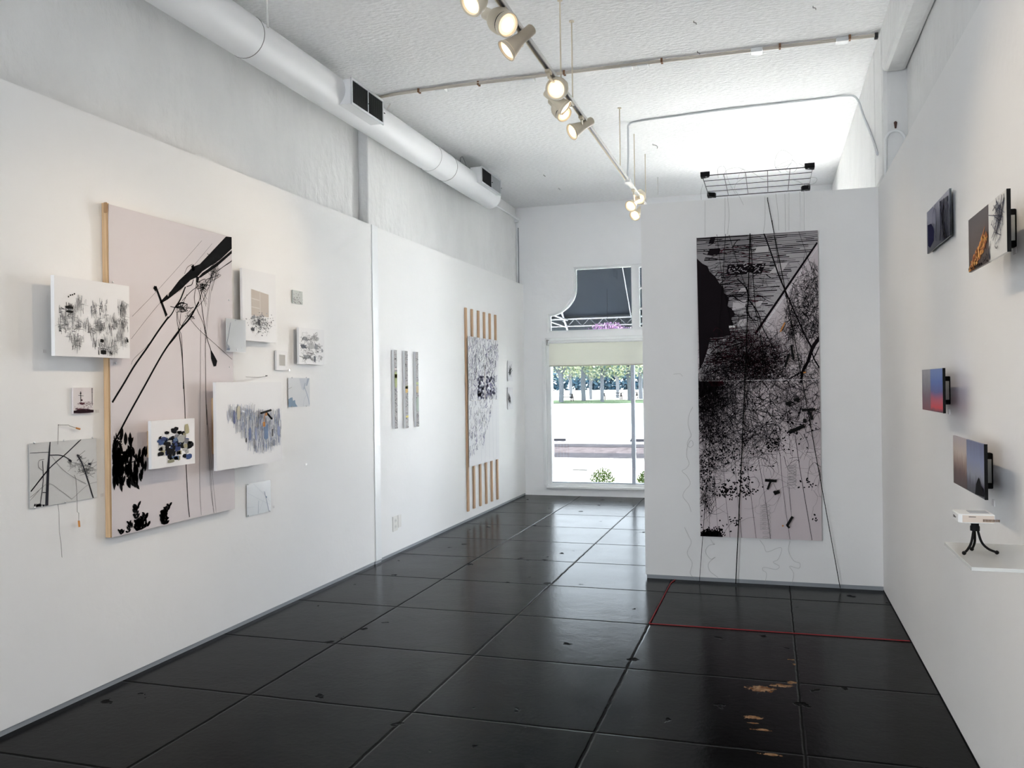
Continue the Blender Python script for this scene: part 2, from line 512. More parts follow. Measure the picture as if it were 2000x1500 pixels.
# ------------------------------------------------------------------ roller blind
BL = empty('roller_blind', (-2.0, YF - .06, 2.2), 'cream roller blind pulled a little way down over the shop window', 'blind')
M_BLIND = mat('blind fabric', (.90, .89, .85), .8)
bn = M_BLIND.node_tree; bb_ = bn.nodes['Principled BSDF']; tr = bn.nodes.new('ShaderNodeBsdfTranslucent'); tr.inputs[0].default_value = (.75, .75, .68, 1)
ms = bn.nodes.new('ShaderNodeMixShader'); ms.inputs[0].default_value = .5
ou = [x for x in bn.nodes if x.type == 'OUTPUT_MATERIAL'][0]
bn.links.new(bb_.outputs[0], ms.inputs[1]); bn.links.new(tr.outputs[0], ms.inputs[2]); bn.links.new(ms.outputs[0], ou.inputs[0])
MB().box((-3.055, YF - .052, 1.875), (-.90, YF - .050, 2.215), M_BLIND).build('fabric', BL)
MB().tube([(-3.06, YF - .07, 2.215), (-.90, YF - .07, 2.215)], .022, M_TRIM, 14).build('roller_tube', BL)
MB().tube([(-3.055, YF - .051, 1.872), (-.90, YF - .051, 1.872)], .009, mat('blind hem', (.55, .53, .45), .6), 8).build('hem_bar', BL)
MB().box((-3.085, YF - .09, 2.17), (-3.068, YF, 2.25), mat('bracket grey', (.35, .34, .33), .5)).build('bracket', BL)

# ------------------------------------------------------------------ duct
DX, DZ, DR = -3.3, 3.937, .140
dirY = Matrix.Rotation(-pi / 2, 4, 'X')
DU = empty('air_duct', (DX, 4.5, DZ - DR), 'long white round air duct running along the left wall under the ceiling', 'duct')


def ring_prof(y0, y1, r): return [(DX, y0, DZ), (DX, y1, DZ)]


MB().tube([(DX, YB + .02, DZ), (DX, 4.86, DZ)], DR + .003, M_DUCT, 40, caps=False).build('pipe_section', DU)
MB().tube([(DX, 4.82, DZ), (DX, 5.35, DZ), (DX, 8.0, DZ)], DR, M_DUCT, 40, caps=False).build('pipe_section', DU)
MB().tube([(DX, 7.97, DZ), (DX, 8.45, DZ)], DR + .003, M_DUCT, 40, caps=False).build('pipe_section', DU)
MB().tube([(DX, 8.41, DZ), (DX, 9.98, DZ), (DX, 9.985, DZ)], DR, M_DUCT, 40, radii=[DR, DR, .01], caps=True).build('pipe_section', DU)
for y in (4.862, 8.002, 8.452):
    MB().tube([(DX, y, DZ), (DX, y + .004, DZ)], DR + .0045, mat('seam shadow gap', (.25, .25, .25), .8), 40).build('seam', DU)


def vent(y0, y1, z0, z1, xf, label, half):
    zc = (z0 + z1) / 2
    e = MB().box((DX + .06, y0 + .01, z0 + .008), (xf - .012, y1 - .01, z1 - .008), M_DUCT).build('vent', DU); e['label'] = label
    f = MB()
    t = .018
    for a, bb in (((y0, z0), (y1, z0 + t)), ((y0, z1 - t), (y1, z1)), ((y0, z0 + t), (y0 + t, z1 - t)), ((y1 - t, z0 + t), (y1, z1 - t)), (((y0 + y1) / 2 - .006, z0 + t), ((y0 + y1) / 2 + .006, z1 - t))):
        f.box((xf - .012, a[0], a[1]), (xf, bb[0], bb[1]), M_SILVER)
    f.build('frame', e)
    gr_ = MB().box((xf - .011, y0 + t, z0 + t), (xf - .009, y1 - t, z1 - t), M_DARK).build('grille', e)
    lv = MB(); m = (y0 + y1) / 2
    k = 0
    yy = y0 + t + .01
    while yy < y1 - t:
        isl = yy < m
        c = M_DARK if (isl or not half) else M_SILVER
        lv.box((xf - .009, yy, z0 + t), (xf - .004, yy + .0035, z1 - t), mat('vent slat dark', (.03, .03, .03), .4) if c is M_DARK else c)
        if half and not isl: lv.box((xf - .007, yy, z0 + t), (xf - .006, yy + .013, z1 - t), mat('vent damper grey', (.45, .46, .47), .4))
        yy += .018
    lv.build('louver', e)
    MB().box((xf, m - .003, zc - .02), (xf + .012, m + .003, zc - .012), M_BLKMET).build('lever', e)
    MB().box((xf - .004, y1, zc - .004), (xf + .004, y1 + .02, zc + .002), M_BLKMET).build('screw', e)


vent(5.965, 6.54, 3.815, 4.026, -3.10, 'larger nearer vent box on the duct with black open louvers', False)
vent(9.08, 9.80, 3.903, 4.095, -3.10, 'smaller farther vent box on the duct with one half closed grey', True)
# straps and hangers of the duct
MB().tube([(DX + .12, 4.93, CEIL), (DX + .125, 4.93, DZ + .07)], .007, M_WHITEMET, 6).build('hanger_rod', DU)
p0 = Vector((DX + .05, 9.0, CEIL))
for s in (-.12, .12):
    MB().tube(cr([(DX, 9.0, CEIL), (DX, 9.0 + s * .6, CEIL - .04), (DX + .02, 9.0 + s, DZ + DR - .01)], 5), .004, mat('grey wire', (.4, .4, .42), .5), 6).build('hanger_wire', DU)
MB().tube([(-3.3, 7.1, CEIL), (-3.28, 6.95, DZ + DR - .01)], .006, M_WHITEMET, 6).build('hanger_rod', DU)
PI = empty('sprinkler_pipe', (-3.46, 11, 3.99), 'thin white pipe running on from the end of the duct to the front corner', 'pipe')
MB().tube([onX(950, 389, -3.36), onY(1013, 430, YF - .06)], .013, M_TRIM, 12).build('pipe', PI)
q = onY(1013, 430, YF - .06)
MB().box((max(q.x - .06, XU + .002), q.y - .03, q.z - .03), (q.x - .012, q.y + .03, q.z + .035), M_TRIM).build('bracket', PI)

# ------------------------------------------------------------------ conduits on the ceiling
M_COND = mat('old cream conduit paint', (.66, .60, .52), .6)
CD = empty('ceiling_conduit', (-1.2, 6.83, CEIL - .03), 'straight cream painted conduit crossing the whole ceiling', 'conduit')
MB().tube([(-3.38, 6.90, CEIL - .006), (-3.1, 6.84, CEIL - .014), (-2.6, 6.82, CEIL - .016), (.798, 6.85, CEIL - .016)], .013, M_COND, 10).build('pipe', CD)
for x in (862, 1033, 1224, 1256, 1478, 1645):
    y = 172 + (x - 862) * (76 - 172) / (1645 - 862)
    q = onZ(x, y + 4, CEIL - .02)
    bx_ = MB().box((q.x - .045, q.y - .04, CEIL - .034), (q.x + .045, q.y + .04, CEIL - .001), M_TRIM)
    bx_.build('junction_cover', CD, bevel=.006)
for x in (-2.9, -2.35, -1.6, -.8, .1, .6):
    MB().box((x - .008, 6.81, CEIL - .032), (x + .008, 6.86, CEIL), mat('rust', (.25, .13, .07), .8)).build('strap', CD)
MB().box((.775, 6.83, CEIL - .04), (.798, 6.87, CEIL - .002), M_DARK).build('end_shadow', CD)  # black block standing in for the shadow where the conduit ends
W1 = empty('ceiling_cable', (-.3, 8.3, CEIL), 'thinner grey white cable looping over the ceiling and down to the track', 'cable')
MB().tube(cr([(-1.345, 8.45, 3.64), (-1.335, 8.45, 3.9), (-1.33, 8.43, 4.12), (-1.317, 8.41, CEIL - .015), (-1.22, 8.35, CEIL - .008), (-.9, 8.31, CEIL - .008), (-.3, 8.26, CEIL - .008), (.4, 8.24, CEIL - .008), (.66, 8.22, CEIL - .01), (.765, 8.15, 4.13), (.79, 7.8, 3.85), (.79, 7.2, 3.5), (.79, 6.9, 3.3)], 6), .009, mat('grey white cable', (.62, .64, .66), .5), 8).build('cable', W1)
AR = empty('arched_pipe', (.885, YJ - .02, 3.07), 'white pipe bent into an arch on the recess above the right wall', 'pipe')
pts = [(.815, YJ - .015, 3.075), (.817, YJ - .015, 3.27)] + [(.882 - .065 * cos(a), YJ - .015, 3.33 + .075 * sin(a)) for a in [pi * i / 10 for i in range(11)]] + [(.947, YJ - .015, 3.25), (.947, YJ - .015, 3.075)]
MB().tube(cr(pts, 4), .010, M_TRIM, 10).build('pipe', AR)
MB().lathe([(.006, -.03), (.010, 0), (.012, .012), (.006, .02)], mat('rusty knob', (.08, .03, .02), .7), Matrix.Translation((.885, YJ - .02, 3.45)), 12).build('knob', AR)

# ceiling hooks
for k, (x, y, lab) in enumerate(((1355, 41, 'small metal hook in the ceiling right of the long track rods, nearer one'), (1362, 100, 'small metal hook in the ceiling just before the long conduit'),
                                 (1588, 12, 'ring shaped hook in the ceiling near the upper right'), (1062, 341, 'hook in the ceiling right of the far duct vent, nearer of two'),
                                 (1091, 367, 'hook in the ceiling near the front wall, farther of two'), (1275, 281, 'flat wire ring lying against the ceiling beside the hanging cable'))):
    q = onZ(x, y, CEIL)
    R = .018 if k != 5 else .05
    pts = [q + Vector((0, 0, .002)), q + Vector((0, 0, -.012))] + [q + Vector((R * sin(a), 0, -.012 - R * .6 * (1 - cos(a)))) for a in [2.0 * i / 6 for i in range(1, 7)]]
    tag(MB().tube(pts, .0035, mat('dull steel', (.3, .29, .28), .5, metal=.5), 6).build('ceiling_hook'), lab, 'hook', 'hooks in the ceiling')
q = onZ(1285, 346, CEIL)
tag(MB().tube([(q.x, q.y, CEIL), (q.x, q.y, CEIL - .22)], .005, M_WHITEMET, 6).build('ceiling_rod'), 'short white rod hanging from the ceiling above the far end of the partition', 'rod')

# ------------------------------------------------------------------ track and spotlights
TX, TZ = -1.325, 3.615
TR = empty('lighting_track', (TX, 4, TZ), 'long white lighting track hung on thin rods down the middle of the room', 'track')
tb = MB()
tb.box((TX - .018, YB + .5, TZ), (TX + .018, 8.28, TZ + .006), M_WHITEMET)
tb.box((TX - .018, YB + .5, TZ - .018), (TX - .012, 8.28, TZ), M_CREAM)
tb.box((TX + .012, YB + .5, TZ - .018), (TX + .018, 8.28, TZ), M_WHITEMET)
rail_ = tb.build('rail', TR)
MB().box((TX - .010, YB + .5, TZ - .004), (TX + .010, 8.27, TZ - .001), mat('track slot', (.25, .25, .28), .4)).build('slot', rail_)
for y in (1.2, 3.4, 5.556, 5.907, 7.907):
    MB().tube([(TX, y, TZ + .006), (TX, y, CEIL)], .0048, M_CREAM, 8).build('hanging_rod', TR)
    MB().lathe([(.018, 0), (.018, .006)], M_CREAM, Matrix.Translation((TX, y, CEIL - .008)), 14).build('ceiling_cup', TR)
T2 = empty('lighting_track', (TX, 9, TZ), 'short second track with three lamps near the front wall', 'track')
MB().box((TX - .018, 8.36, TZ - .018), (TX + .018, 9.75, TZ + .006), M_WHITEMET).build('rail', T2)
MB().box((TX - .03, 8.34, TZ - .022), (TX + .022, 8.44, TZ + .014), M_WHITEMET).build('feed_box', T2)
MB().tube([(TX, 8.79, TZ), (TX, 8.79, CEIL)], .0048, M_CREAM, 8).build('hanging_rod', T2)
MB().tube([(TX, 9.6, TZ), (TX, 9.6, CEIL)], .0048, M_CREAM, 8).build('hanging_rod', T2)

M_BULB = mat('lit bulb', (1, .9, .75), .4, emit=(1.0, .72, .40), estr=.30)
M_BULBC = mat('lit bulb centre', (1, .95, .85), .4, emit=(1.0, .86, .64), estr=1.0)
M_LAMP2 = mat('tan lamp enamel', (.62, .53, .41), .4)


def spotlight(yt, c, aim, kind, label, scale=1.0, watt=1.0, body=None, cone=62):
    """yt: where it clips on the track, c: centre of the lamp head, aim: direction of the beam"""
    c = Vector(c); a = Vector(aim).normalized(); body = body or M_CREAM
    e = empty('track_spotlight', (TX, yt, TZ - .02), label, 'spotlight', 'spotlights on the track')
    mtx = Matrix.Translation(c) @ a.to_track_quat('Z', 'Y').to_matrix().to_4x4() @ Matrix.Scale(scale, 4)
    MB().box((TX - .017, yt - .035, TZ - .036), (TX + .017, yt + .035, TZ - .018), body).build('adapter', e, bevel=.003)
    st = MB().tube([(TX, yt, TZ - .03), (TX, yt, c.z + .03), tuple(mtx @ Vector((0, 0, -.03)))], .008 * scale, body, 10); st.build('stem', e)
    h = MB()
    if kind == 'cone':
        h.lathe([(.0, -.125), (.024, -.125), (.030, -.118), (.032, -.03), (.034, -.025), (.040, .0), (.055, .055), (.061, .062), (.061, .070), (.055, .070), (.050, .055)], body, mtx, caps=False)
        rf = .054; zf = .062
    elif kind == 'round':
        h.lathe([(.0, -.155), (.024, -.155), (.029, -.147), (.030, -.09), (.034, -.08), (.052, -.055), (.062, -.03), (.064, .01), (.060, .022), (.055, .026), (.055, .034), (.060, .038), (.061, .060), (.055, .064), (.050, .05)], body, mtx, caps=False)
        rf = .053; zf = .056
    else:
        h.lathe([(.0, -.12), (.026, -.12), (.030, -.11), (.031, -.05), (.050, -.03), (.064, .0), (.066, .04), (.061, .05), (.052, .048), (.048, .03)], body, mtx, caps=False)
        rf = .053; zf = .04
    hd = h.build('lamp_head', e)
    if kind == 'round':
        MB().lathe([(.0555, .025), (.0555, .035)], M_DARK, mtx, caps=False).build('gap_ring', hd)
    bl = MB().lathe([(rf, zf - .012), (rf * .93, zf - .002), (rf * .66, zf + .003)], M_BULB, mtx, caps=False)
    bl.lathe([(rf * .66, zf + .003), (rf * .3, zf + .006), (.0005, zf + .007)], M_BULBC, mtx, caps=False)
    bl.build('bulb', e)
    ld = bpy.data.lights.new('lamp', 'SPOT'); ld.energy = SPOT_W * watt; ld.color = WARM; ld.spot_size = radians(cone); ld.spot_blend = .9; ld.shadow_soft_size = .022
    lo = bpy.data.objects.new('lamp', ld); COL.objects.link(lo); lo.parent = e
    lo.matrix_parent_inverse = Matrix.Identity(4)
    pos = c + a * (.085 * scale)
    lo.location = pos - e.location
    lo.rotation_euler = a.to_track_quat('-Z', 'Y').to_euler()
    return e


def dirto(c, t): return Vector(t) - Vector(c)


c = onY(930, 0, 3.9); spotlight(3.93, c, (-.40, -.62, -.62), 'plain', 'spotlight at the very top edge of the photo, facing the camera', 1, .7)
c = onY(979, 42, 4.2); spotlight(4.30, c, (.62, -.40, -.50), 'round', 'big round headed spotlight with dark ring aimed right, second from the top of the photo', 1.05, 1.0)
c = onY(1007, 84, 4.5); spotlight(4.62, c, (-.66, -.34, -.66), 'cone', 'flared cone spotlight aimed down left, nearest of the cone shapes', 1.05, 1.5, M_LAMP2)
c = onY(1090, 172, 5.35); spotlight(5.22, c, (-.08, -.84, -.42), 'plain', 'spotlight facing the camera so its glowing disc shows full', 1.1, .45)
c = onY(1091, 200, 5.62); spotlight(5.60, c, (.70, .1, -.62), 'cone', 'cone spotlight aimed down right, directly under the full glowing disc', .95, .9)
c = onY(1095, 216, 5.85); spotlight(5.86, c, (.52, -.36, -.62), 'round', 'round spotlight with dark ring, lowest of the middle clump', .95, .8)
c = onY(1131, 250, 6.3); spotlight(6.20, c, (-.74, -.58, -.56), 'cone', 'lone cone spotlight on a long stem facing left, after the middle clump', 1.05, 2.1)
c = onY(1249, 384, 9.15); spotlight(9.05, c, (.05, -.80, -.5), 'round', 'rightmost spotlight of the three by the top of the partition', 1.05, .5)
c = onY(1237, 397, 9.0); spotlight(8.70, c, (-.30, -.72, -.55), 'cone', 'left one of the three far spotlights beside the partition edge', 1.05, .5)
c = onY(1245, 415, 9.35); spotlight(9.38, c, (-.28, -.70, -.55), 'cone', 'lowest of the three far spotlights beside the partition edge', 1.05, .5)
# lamps of the same track over and behind the camera
NEAR = ((3.0, (-1, .28, -.60), .20), (2.2, (-1, 1.15, -.78), .5), (2.6, (1, .25, -.75), .8), (1.3, (-1, .3, -.7), .15), (.8, (1, .8, -.9), .8))
for k, (y, am, wt_) in enumerate(NEAR):
    a = Vector(am).normalized()
    spotlight(y, Vector((TX, y, TZ - .13)) + a * .03, am, 'cone', ['cone spotlight aimed at the left wall, first one above the camera', 'cone spotlight aimed far left, second one above the camera', 'cone spotlight aimed at the right wall, above the camera',
              'cone spotlight aimed at the near left wall', 'cone spotlight aimed at the right wall, last on the track'][k], 1, wt_)

exec_parts = []

# ------------------------------------------------------------------ flat works: panels with painted or printed marks


def cmat(col, rough=.7):
    return mat('ink %.3f %.3f %.3f' % tuple(col), col, rough, spec=.04 if max(col) < .15 else .2)


K = (.003, .003, .0035)


class Art:
    """a panel on a wall; marks are thin raised shapes on its face, given in photo coordinates of that plane or in 0..1 of the face"""

    def __init__(self, plane, val, x0, x1, z0, z1, thick, face, side=None, back=None):
        # plane 'X': x0,x1 are Y values (near, far) seen left->right ; plane 'Y': x0,x1 are X values
        self.pl = plane; self.v = val; self.a = (x0, x1, z0, z1); self.mb = MB(); self.n = 0
        self.sgn = {'L': 1, 'R': -1, 'P': -1}[plane]
        b = val - self.sgn * thick
        if plane in 'LR': self.mb.box((b, x0, z0), (val, x1, z1), face)
        else: self.mb.box((x0, b, z0), (x1, val, z1), face)
        if side:
            pass

    def P(self, x, y):
        q = onY(x, y, self.v) if self.pl == 'P' else onX(x, y, self.v)
        return (q.x if self.pl == 'P' else q.y, q.z)

    def uv(self, u, v):
        x0, x1, z0, z1 = self.a
        return (x0 + (x1 - x0) * u, z1 + (z0 - z1) * v)

    def lift(self, layer):
        return self.v + self.sgn * (.0004 + .00022 * layer)

    def p3(self, s, layer):
        h = self.lift(layer)
        return (s[0], h, s[1]) if self.pl == 'P' else (h, s[0], s[1])

    def clip(self, s):
        x0, x1, z0, z1 = self.a; lo, hi = min(x0, x1), max(x0, x1)
        return (min(max(s[0], lo), hi), min(max(s[1], z0), z1))

    def inside(self, s):
        x0, x1, z0, z1 = self.a; lo, hi = min(x0, x1), max(x0, x1)
        return lo <= s[0] <= hi and z0 <= s[1] <= z1

    def poly(self, pts, m, layer=1):
        pts = [self.clip(s) for s in pts]
        self.mb.add([self.p3(s, layer) for s in pts], [tuple(range(len(pts)))], m)

    def ribbon(self, pts, w, m, layer=1, w2=None):
        """pts in plane coordinates, width w (m), tapering to w2"""
        n = len(pts)
        if n < 2: return
        V = []
        for i, s in enumerate(pts):
            a = pts[max(i - 1, 0)]; b = pts[min(i + 1, n - 1)]
            dx, dz = b[0] - a[0], b[1] - a[1]; l = math.hypot(dx, dz) or 1
            ww = (w if w2 is None else w + (w2 - w) * i / (n - 1)) / 2
            for k in (-1, 1):
                V.append(self.p3(self.clip((s[0] - dz / l * ww * k, s[1] + dx / l * ww * k)), layer))
        F = []
        for i in range(n - 1):
            if self.inside(pts[i]) or self.inside(pts[i + 1]): F.append((2 * i, 2 * i + 1, 2 * i + 3, 2 * i + 2))
        if F: self.mb.add(V, F, m)

    def line(self, px, w, m, layer=1, w2=None, k=5):
        """px: photo coordinates, w in m, smoothed"""
        pts = [self.P(*q) for q in px]
        if len(pts) > 2: pts = [(v.x, v.y) for v in cr([(a, b, 0) for a, b in pts], k)]
        self.ribbon(pts, w, m, layer, w2)

    def pixpoly(self, px, m, layer=1): self.poly([self.P(*q) for q in px], m, layer)

    def leaf(self, s, ang, L, W, m, layer=2):
        ca, sa = cos(ang), sin(ang); pts = []
        for t, w in ((0, 0), (.2, .7), (.45, 1), (.75, .75), (1, 0), (.75, -.75), (.45, -1), (.2, -.7)):
            x = t * L; y = w * W / 2; pts.append((s[0] + x * ca - y * sa, s[1] + x * sa + y * ca))
        if all(self.inside(q) for q in pts): self.poly(pts, m, layer)

    def build(self, name, **k): return self.mb.build(name, **k)


def rect_from(plane, val, pts):
    """average rectangle in the plane from four photo corners TL,TR,BR,BL"""
    Q = [onY(x, y, val) if plane == 'P' else onX(x, y, val) for x, y in pts]
    h = [q.x if plane == 'P' else q.y for q in Q]
    return ((h[0] + h[3]) / 2, (h[1] + h[2]) / 2, (Q[2].z + Q[3].z) / 2, (Q[0].z + Q[1].z) / 2)


def pins(owner, plane_x, spots, parent):
    for (y, z) in spots:
        MB().lathe([(.0045, 0), (.0055, .002), (.004, .004), (.0005, .005)], M_SILVER, Matrix.Translation((plane_x, y, z)) @ Matrix.Rotation(pi / 2, 4, 'Y'), 10).build('pin', parent)


# --- the tall power line print on the left wall
XB = XL + .036
x0, x1, z0, z1 = rect_from('L', XB, [(213, 399), (453, 463), (458, 994), (219, 1049)])
M_PINK = mat('pale pink print ground', (.70, .645, .655), .7)
E1 = empty('power_line_print', (XB, x0, z0), 'tall pale pink print of a black utility pole and wires, largest on left wall', 'artwork')
A = Art('L', XB, x0, x1, z0, z1, .004, M_PINK)
KI = cmat(K)
for pl in ([(453, 461), (441, 462), (390, 516), (379, 520), (350, 547), (330, 573), (326, 586), (352, 566), (372, 547), (385, 541), (395, 530), (430, 507), (454, 486)],
           [(454, 489), (425, 512), (395, 533), (386, 543), (392, 542), (424, 520), (454, 495)],
           [(302, 560), (305, 558), (327, 615), (323, 619), (318, 604)], [(326, 575), (312, 590), (314, 593), (330, 583)],
           [(299, 563), (301, 558), (306, 560), (304, 570)], [(383, 540), (389, 541), (387, 552), (383, 551)],
           [(411, 682), (416, 690), (424, 705), (422, 715), (417, 716), (412, 700)], [(373, 520), (378, 516), (380, 528), (376, 530)]):
    A.pixpoly(pl, KI, 3)
for px, wd, ly in (
        ([(329, 619), (310, 645), (288, 678), (262, 715), (240, 752), (219, 786)], .012, 2), ([(342, 600), (336, 612), (328, 622)], .008, 2),
        ([(388, 590), (370, 622), (350, 645), (318, 690), (280, 758), (250, 812), (222, 866)], .012, 2), ([(385, 598), (360, 628), (345, 655), (322, 683)], .005, 2),
        ([(383, 548), (391, 580), (397, 620), (404, 660), (412, 684)], .005, 2), ([(384, 552), (380, 590), (399, 640), (401, 690), (402, 780), (404, 830)], .0035, 2),
        ([(348, 640), (355, 690), (358, 740), (361, 800), (363, 900), (367, 980), (370, 1010)], .0065, 2), ([(345, 610), (346, 630), (350, 645), (355, 665), (358, 760)], .004, 2),
        ([(370, 622), (390, 645), (420, 672), (453, 702)], .003, 2),
        ([(402, 780), (407, 880), (412, 960), (418, 1002)], .002, 2), ([(403, 790), (409, 890), (417, 1002)], .0018, 2), ([(404, 800), (412, 900), (422, 1001)], .0018, 2),
        ([(392, 640), (391, 760), (390, 860), (390, 950), (393, 1006)], .0022, 2),
        ([(362, 560), (352, 585), (342, 600)], .010, 2), ([(342, 600), (352, 592), (360, 592)], .010, 3), ([(342, 600), (355, 600), (362, 608)], .009, 3), ([(350, 600), (370, 602), (378, 600)], .004, 2),
        ([(355, 588), (372, 570), (385, 560)], .004, 2), ([(378, 546), (374, 556), (364, 560)], .005, 2),
        ([(420, 520), (410, 545), (398, 560), (388, 590)], .004, 2), ([(424, 518), (400, 580), (385, 600)], .003, 2),
        ([(454, 508), (440, 518), (424, 530)], .004, 2), ([(454, 510), (430, 525), (424, 530)], .003, 2),
        ([(394, 470), (350, 520), (300, 575), (258, 618)], .0015, 1), ([(414, 476), (360, 540), (305, 600), (256, 662)], .0015, 1),
        ([(436, 486), (400, 520), (355, 560)], .0015, 1), ([(430, 480), (400, 512), (350, 570)], .0015, 1),
        ([(328, 620), (290, 672), (262, 700), (256, 712)], .0018, 1), ([(418, 526), (408, 600), (404, 640), (402, 670)], .002, 1), ([(412, 530), (406, 600), (400, 650)], .002, 1),
        ([(376, 516), (366, 522), (360, 535)], .003, 2), ([(346, 600), (348, 625), (356, 640)], .003, 2), ([(365, 575), (355, 600), (350, 640)], .003, 2)):
    A.line(px, wd, KI, ly)
for (cx, cy, sx, sy, nn) in ((418, 530, 7, 14, 9), (396, 560, 6, 8, 8), (352, 600, 9, 6, 7), (392, 572, 6, 10, 5), (372, 618, 6, 8, 4)):
    for i in range(nn):
        p = [(cx + rnd.gauss(0, sx), cy + rnd.gauss(0, sy)) for _ in range(4)]
        A.line(p, rnd.choice((.0025, .004, .0015)), KI, 2)
# leaves of the tree, lower left, and the sprigs on the bottom edge
for i in range(95):
    t = rnd.random()
    s = A.P(220 + abs(rnd.gauss(0, .42)) * 42, 905 + rnd.gauss(0, 17)); A.leaf(s, rnd.choice((-1.5, 1.3, -1.9, .9)) + rnd.gauss(0, .5), rnd.uniform(.05, .085), rnd.uniform(.018, .030), KI, 3)
for px, py in ((253, 868), (257, 875), (268, 888), (278, 892), (281, 895), (270, 905), (276, 915), (258, 935), (258, 925), (247, 930), (266, 920), (224, 930), (233, 932), (228, 895)):
    for j in range(4): A.leaf(A.P(px + rnd.gauss(0, 2.5), py + rnd.gauss(0, 3)), rnd.choice((-1.5, 1.4)) + rnd.gauss(0, .35), rnd.uniform(.05, .075), .022, KI, 3)
A.line([(220, 912), (245, 905), (270, 900)], .005, KI, 2)
for i in range(16): A.leaf(A.P(220 + rnd.random() * 14, 862 + rnd.gauss(0, 5)), rnd.uniform(-.5, 2.2), .025, .007, KI, 3)


def sprig(path, L=.036, W=.018, n=9):
    A.line(path, .004, KI, 2)
    for i in range(n):
        t = i / (n - 1) * (len(path) - 1); k = min(int(t), len(path) - 2); f = t - k
        q = (path[k][0] * (1 - f) + path[k + 1][0] * f, path[k][1] * (1 - f) + path[k + 1][1] * f)
        for s in (-1, 1): A.leaf(A.P(*q), pi / 2 + s * rnd.uniform(.5, 1.2), L * rnd.uniform(.7, 1.2), W, KI, 3)


sprig([(268, 1036), (266, 1015), (264, 1000), (268, 990)]); sprig([(270, 1036), (278, 1020), (284, 1008)]); sprig([(322, 1024), (322, 1005), (330, 988)]); sprig([(318, 1024), (316, 1010), (320, 1000)], n=7)
sprig([(250, 1040), (253, 1028), (252, 1022)], .025, .012, 6); sprig([(238, 1043), (233, 1038)], .025, .012, 4); sprig([(276, 1034), (286, 1028), (288, 1024)], .03, .016, 5)
for i in range(26): A.leaf(A.P(272 + rnd.gauss(0, 7), 1027 + rnd.gauss(0, 4)), rnd.uniform(.2, 2.8), .034, .015, KI, 3)
for i in range(16): A.leaf(A.P(322 + rnd.gauss(0, 4), 1014 + rnd.gauss(0, 6)), rnd.uniform(.2, 2.8), .034, .015, KI, 3)
A.mb.build('print_sheet', E1)
MB().box((XL + .001, x0 - .012, z0), (XB - .005, x0 + .008, z1 + .005), M_WOOD).box((XL + .004, x0 + .008, z0 + .006), (XB - .005, x1 - .006, z0 + .026), M_WOOD).box((XL + .004, x0 + .008, z1 - .03), (XB - .005, x1 - .006, z1 - .006), M_WOOD).box((XL + .004, x1 - .026, z0 + .026), (XB - .005, x1 - .006, z1 - .03), M_WOOD).build('stretcher', E1)
MB().box((XB - .014, x0 - .022, z1 - .05), (XB + .004, x0 - .012, z1 + .006), mat('hook wood', (.40, .24, .12), .6)).build('wood_clip', E1, bevel=.003)
pins(None, XB + .0008, [A.P(220, 551), A.P(225, 709), A.P(447, 586), A.P(448, 717)], E1)


def strokes(A, cx, cy, w, h, n, cols, L=(.02, .06), W=(.0015, .005), vert=1.0, uvm=True):
    """bundles of short brush strokes in face coordinates"""
    for i in range(n):
        u = cx + rnd.uniform(-w, w) / 2; v = cy + rnd.uniform(-h, h) / 2
        s = A.uv(u, v); a = pi / 2 + rnd.gauss(0, .12) if rnd.random() < vert else rnd.gauss(0, .3)
        l = rnd.uniform(*L); mid = (s[0] + rnd.gauss(0, .002), s[1])
        e0 = (s[0] - cos(a) * l / 2, s[1] - sin(a) * l / 2); e1 = (s[0] + cos(a) * l / 2, s[1] + sin(a) * l / 2)
        A.ribbon([e0, mid, e1], rnd.uniform(*W), rnd.choice(cols), rnd.randint(1, 5))


def patch(A, u, v, w, h, m, layer=3, rag=.12, n=10):
    s = A.uv(u, v); W = abs(A.a[1] - A.a[0]) * w / 2; H = abs(A.a[3] - A.a[2]) * h / 2; pts = []
    for i in range(n):
        a = 2 * pi * i / n + rnd.uniform(-.15, .15); r = 1 / max(abs(cos(a)), abs(sin(a))) * (1 - rnd.random() * rag)
        pts.append((s[0] + W * cos(a) * r, s[1] + H * sin(a) * r))
    A.poly(pts, m, layer)


def panel_art(name, px, off, thick, label, cat, face, plane='L', base=None):
    b = (XL if plane == 'L' else XR) if base is None else base
    val = b + off if plane == 'L' else b - off
    r = rect_from(plane, val, px)
    e = empty(name, (val, r[0], r[2]), label, cat)
    return e, Art(plane, val, *r, thick, face)


GR = [cmat((.02, .02, .02)), cmat((.10, .10, .11)), cmat((.25, .25, .26)), cmat((.45, .45, .46))]
LG = [GR[2], GR[3], cmat((.6, .6, .6))]
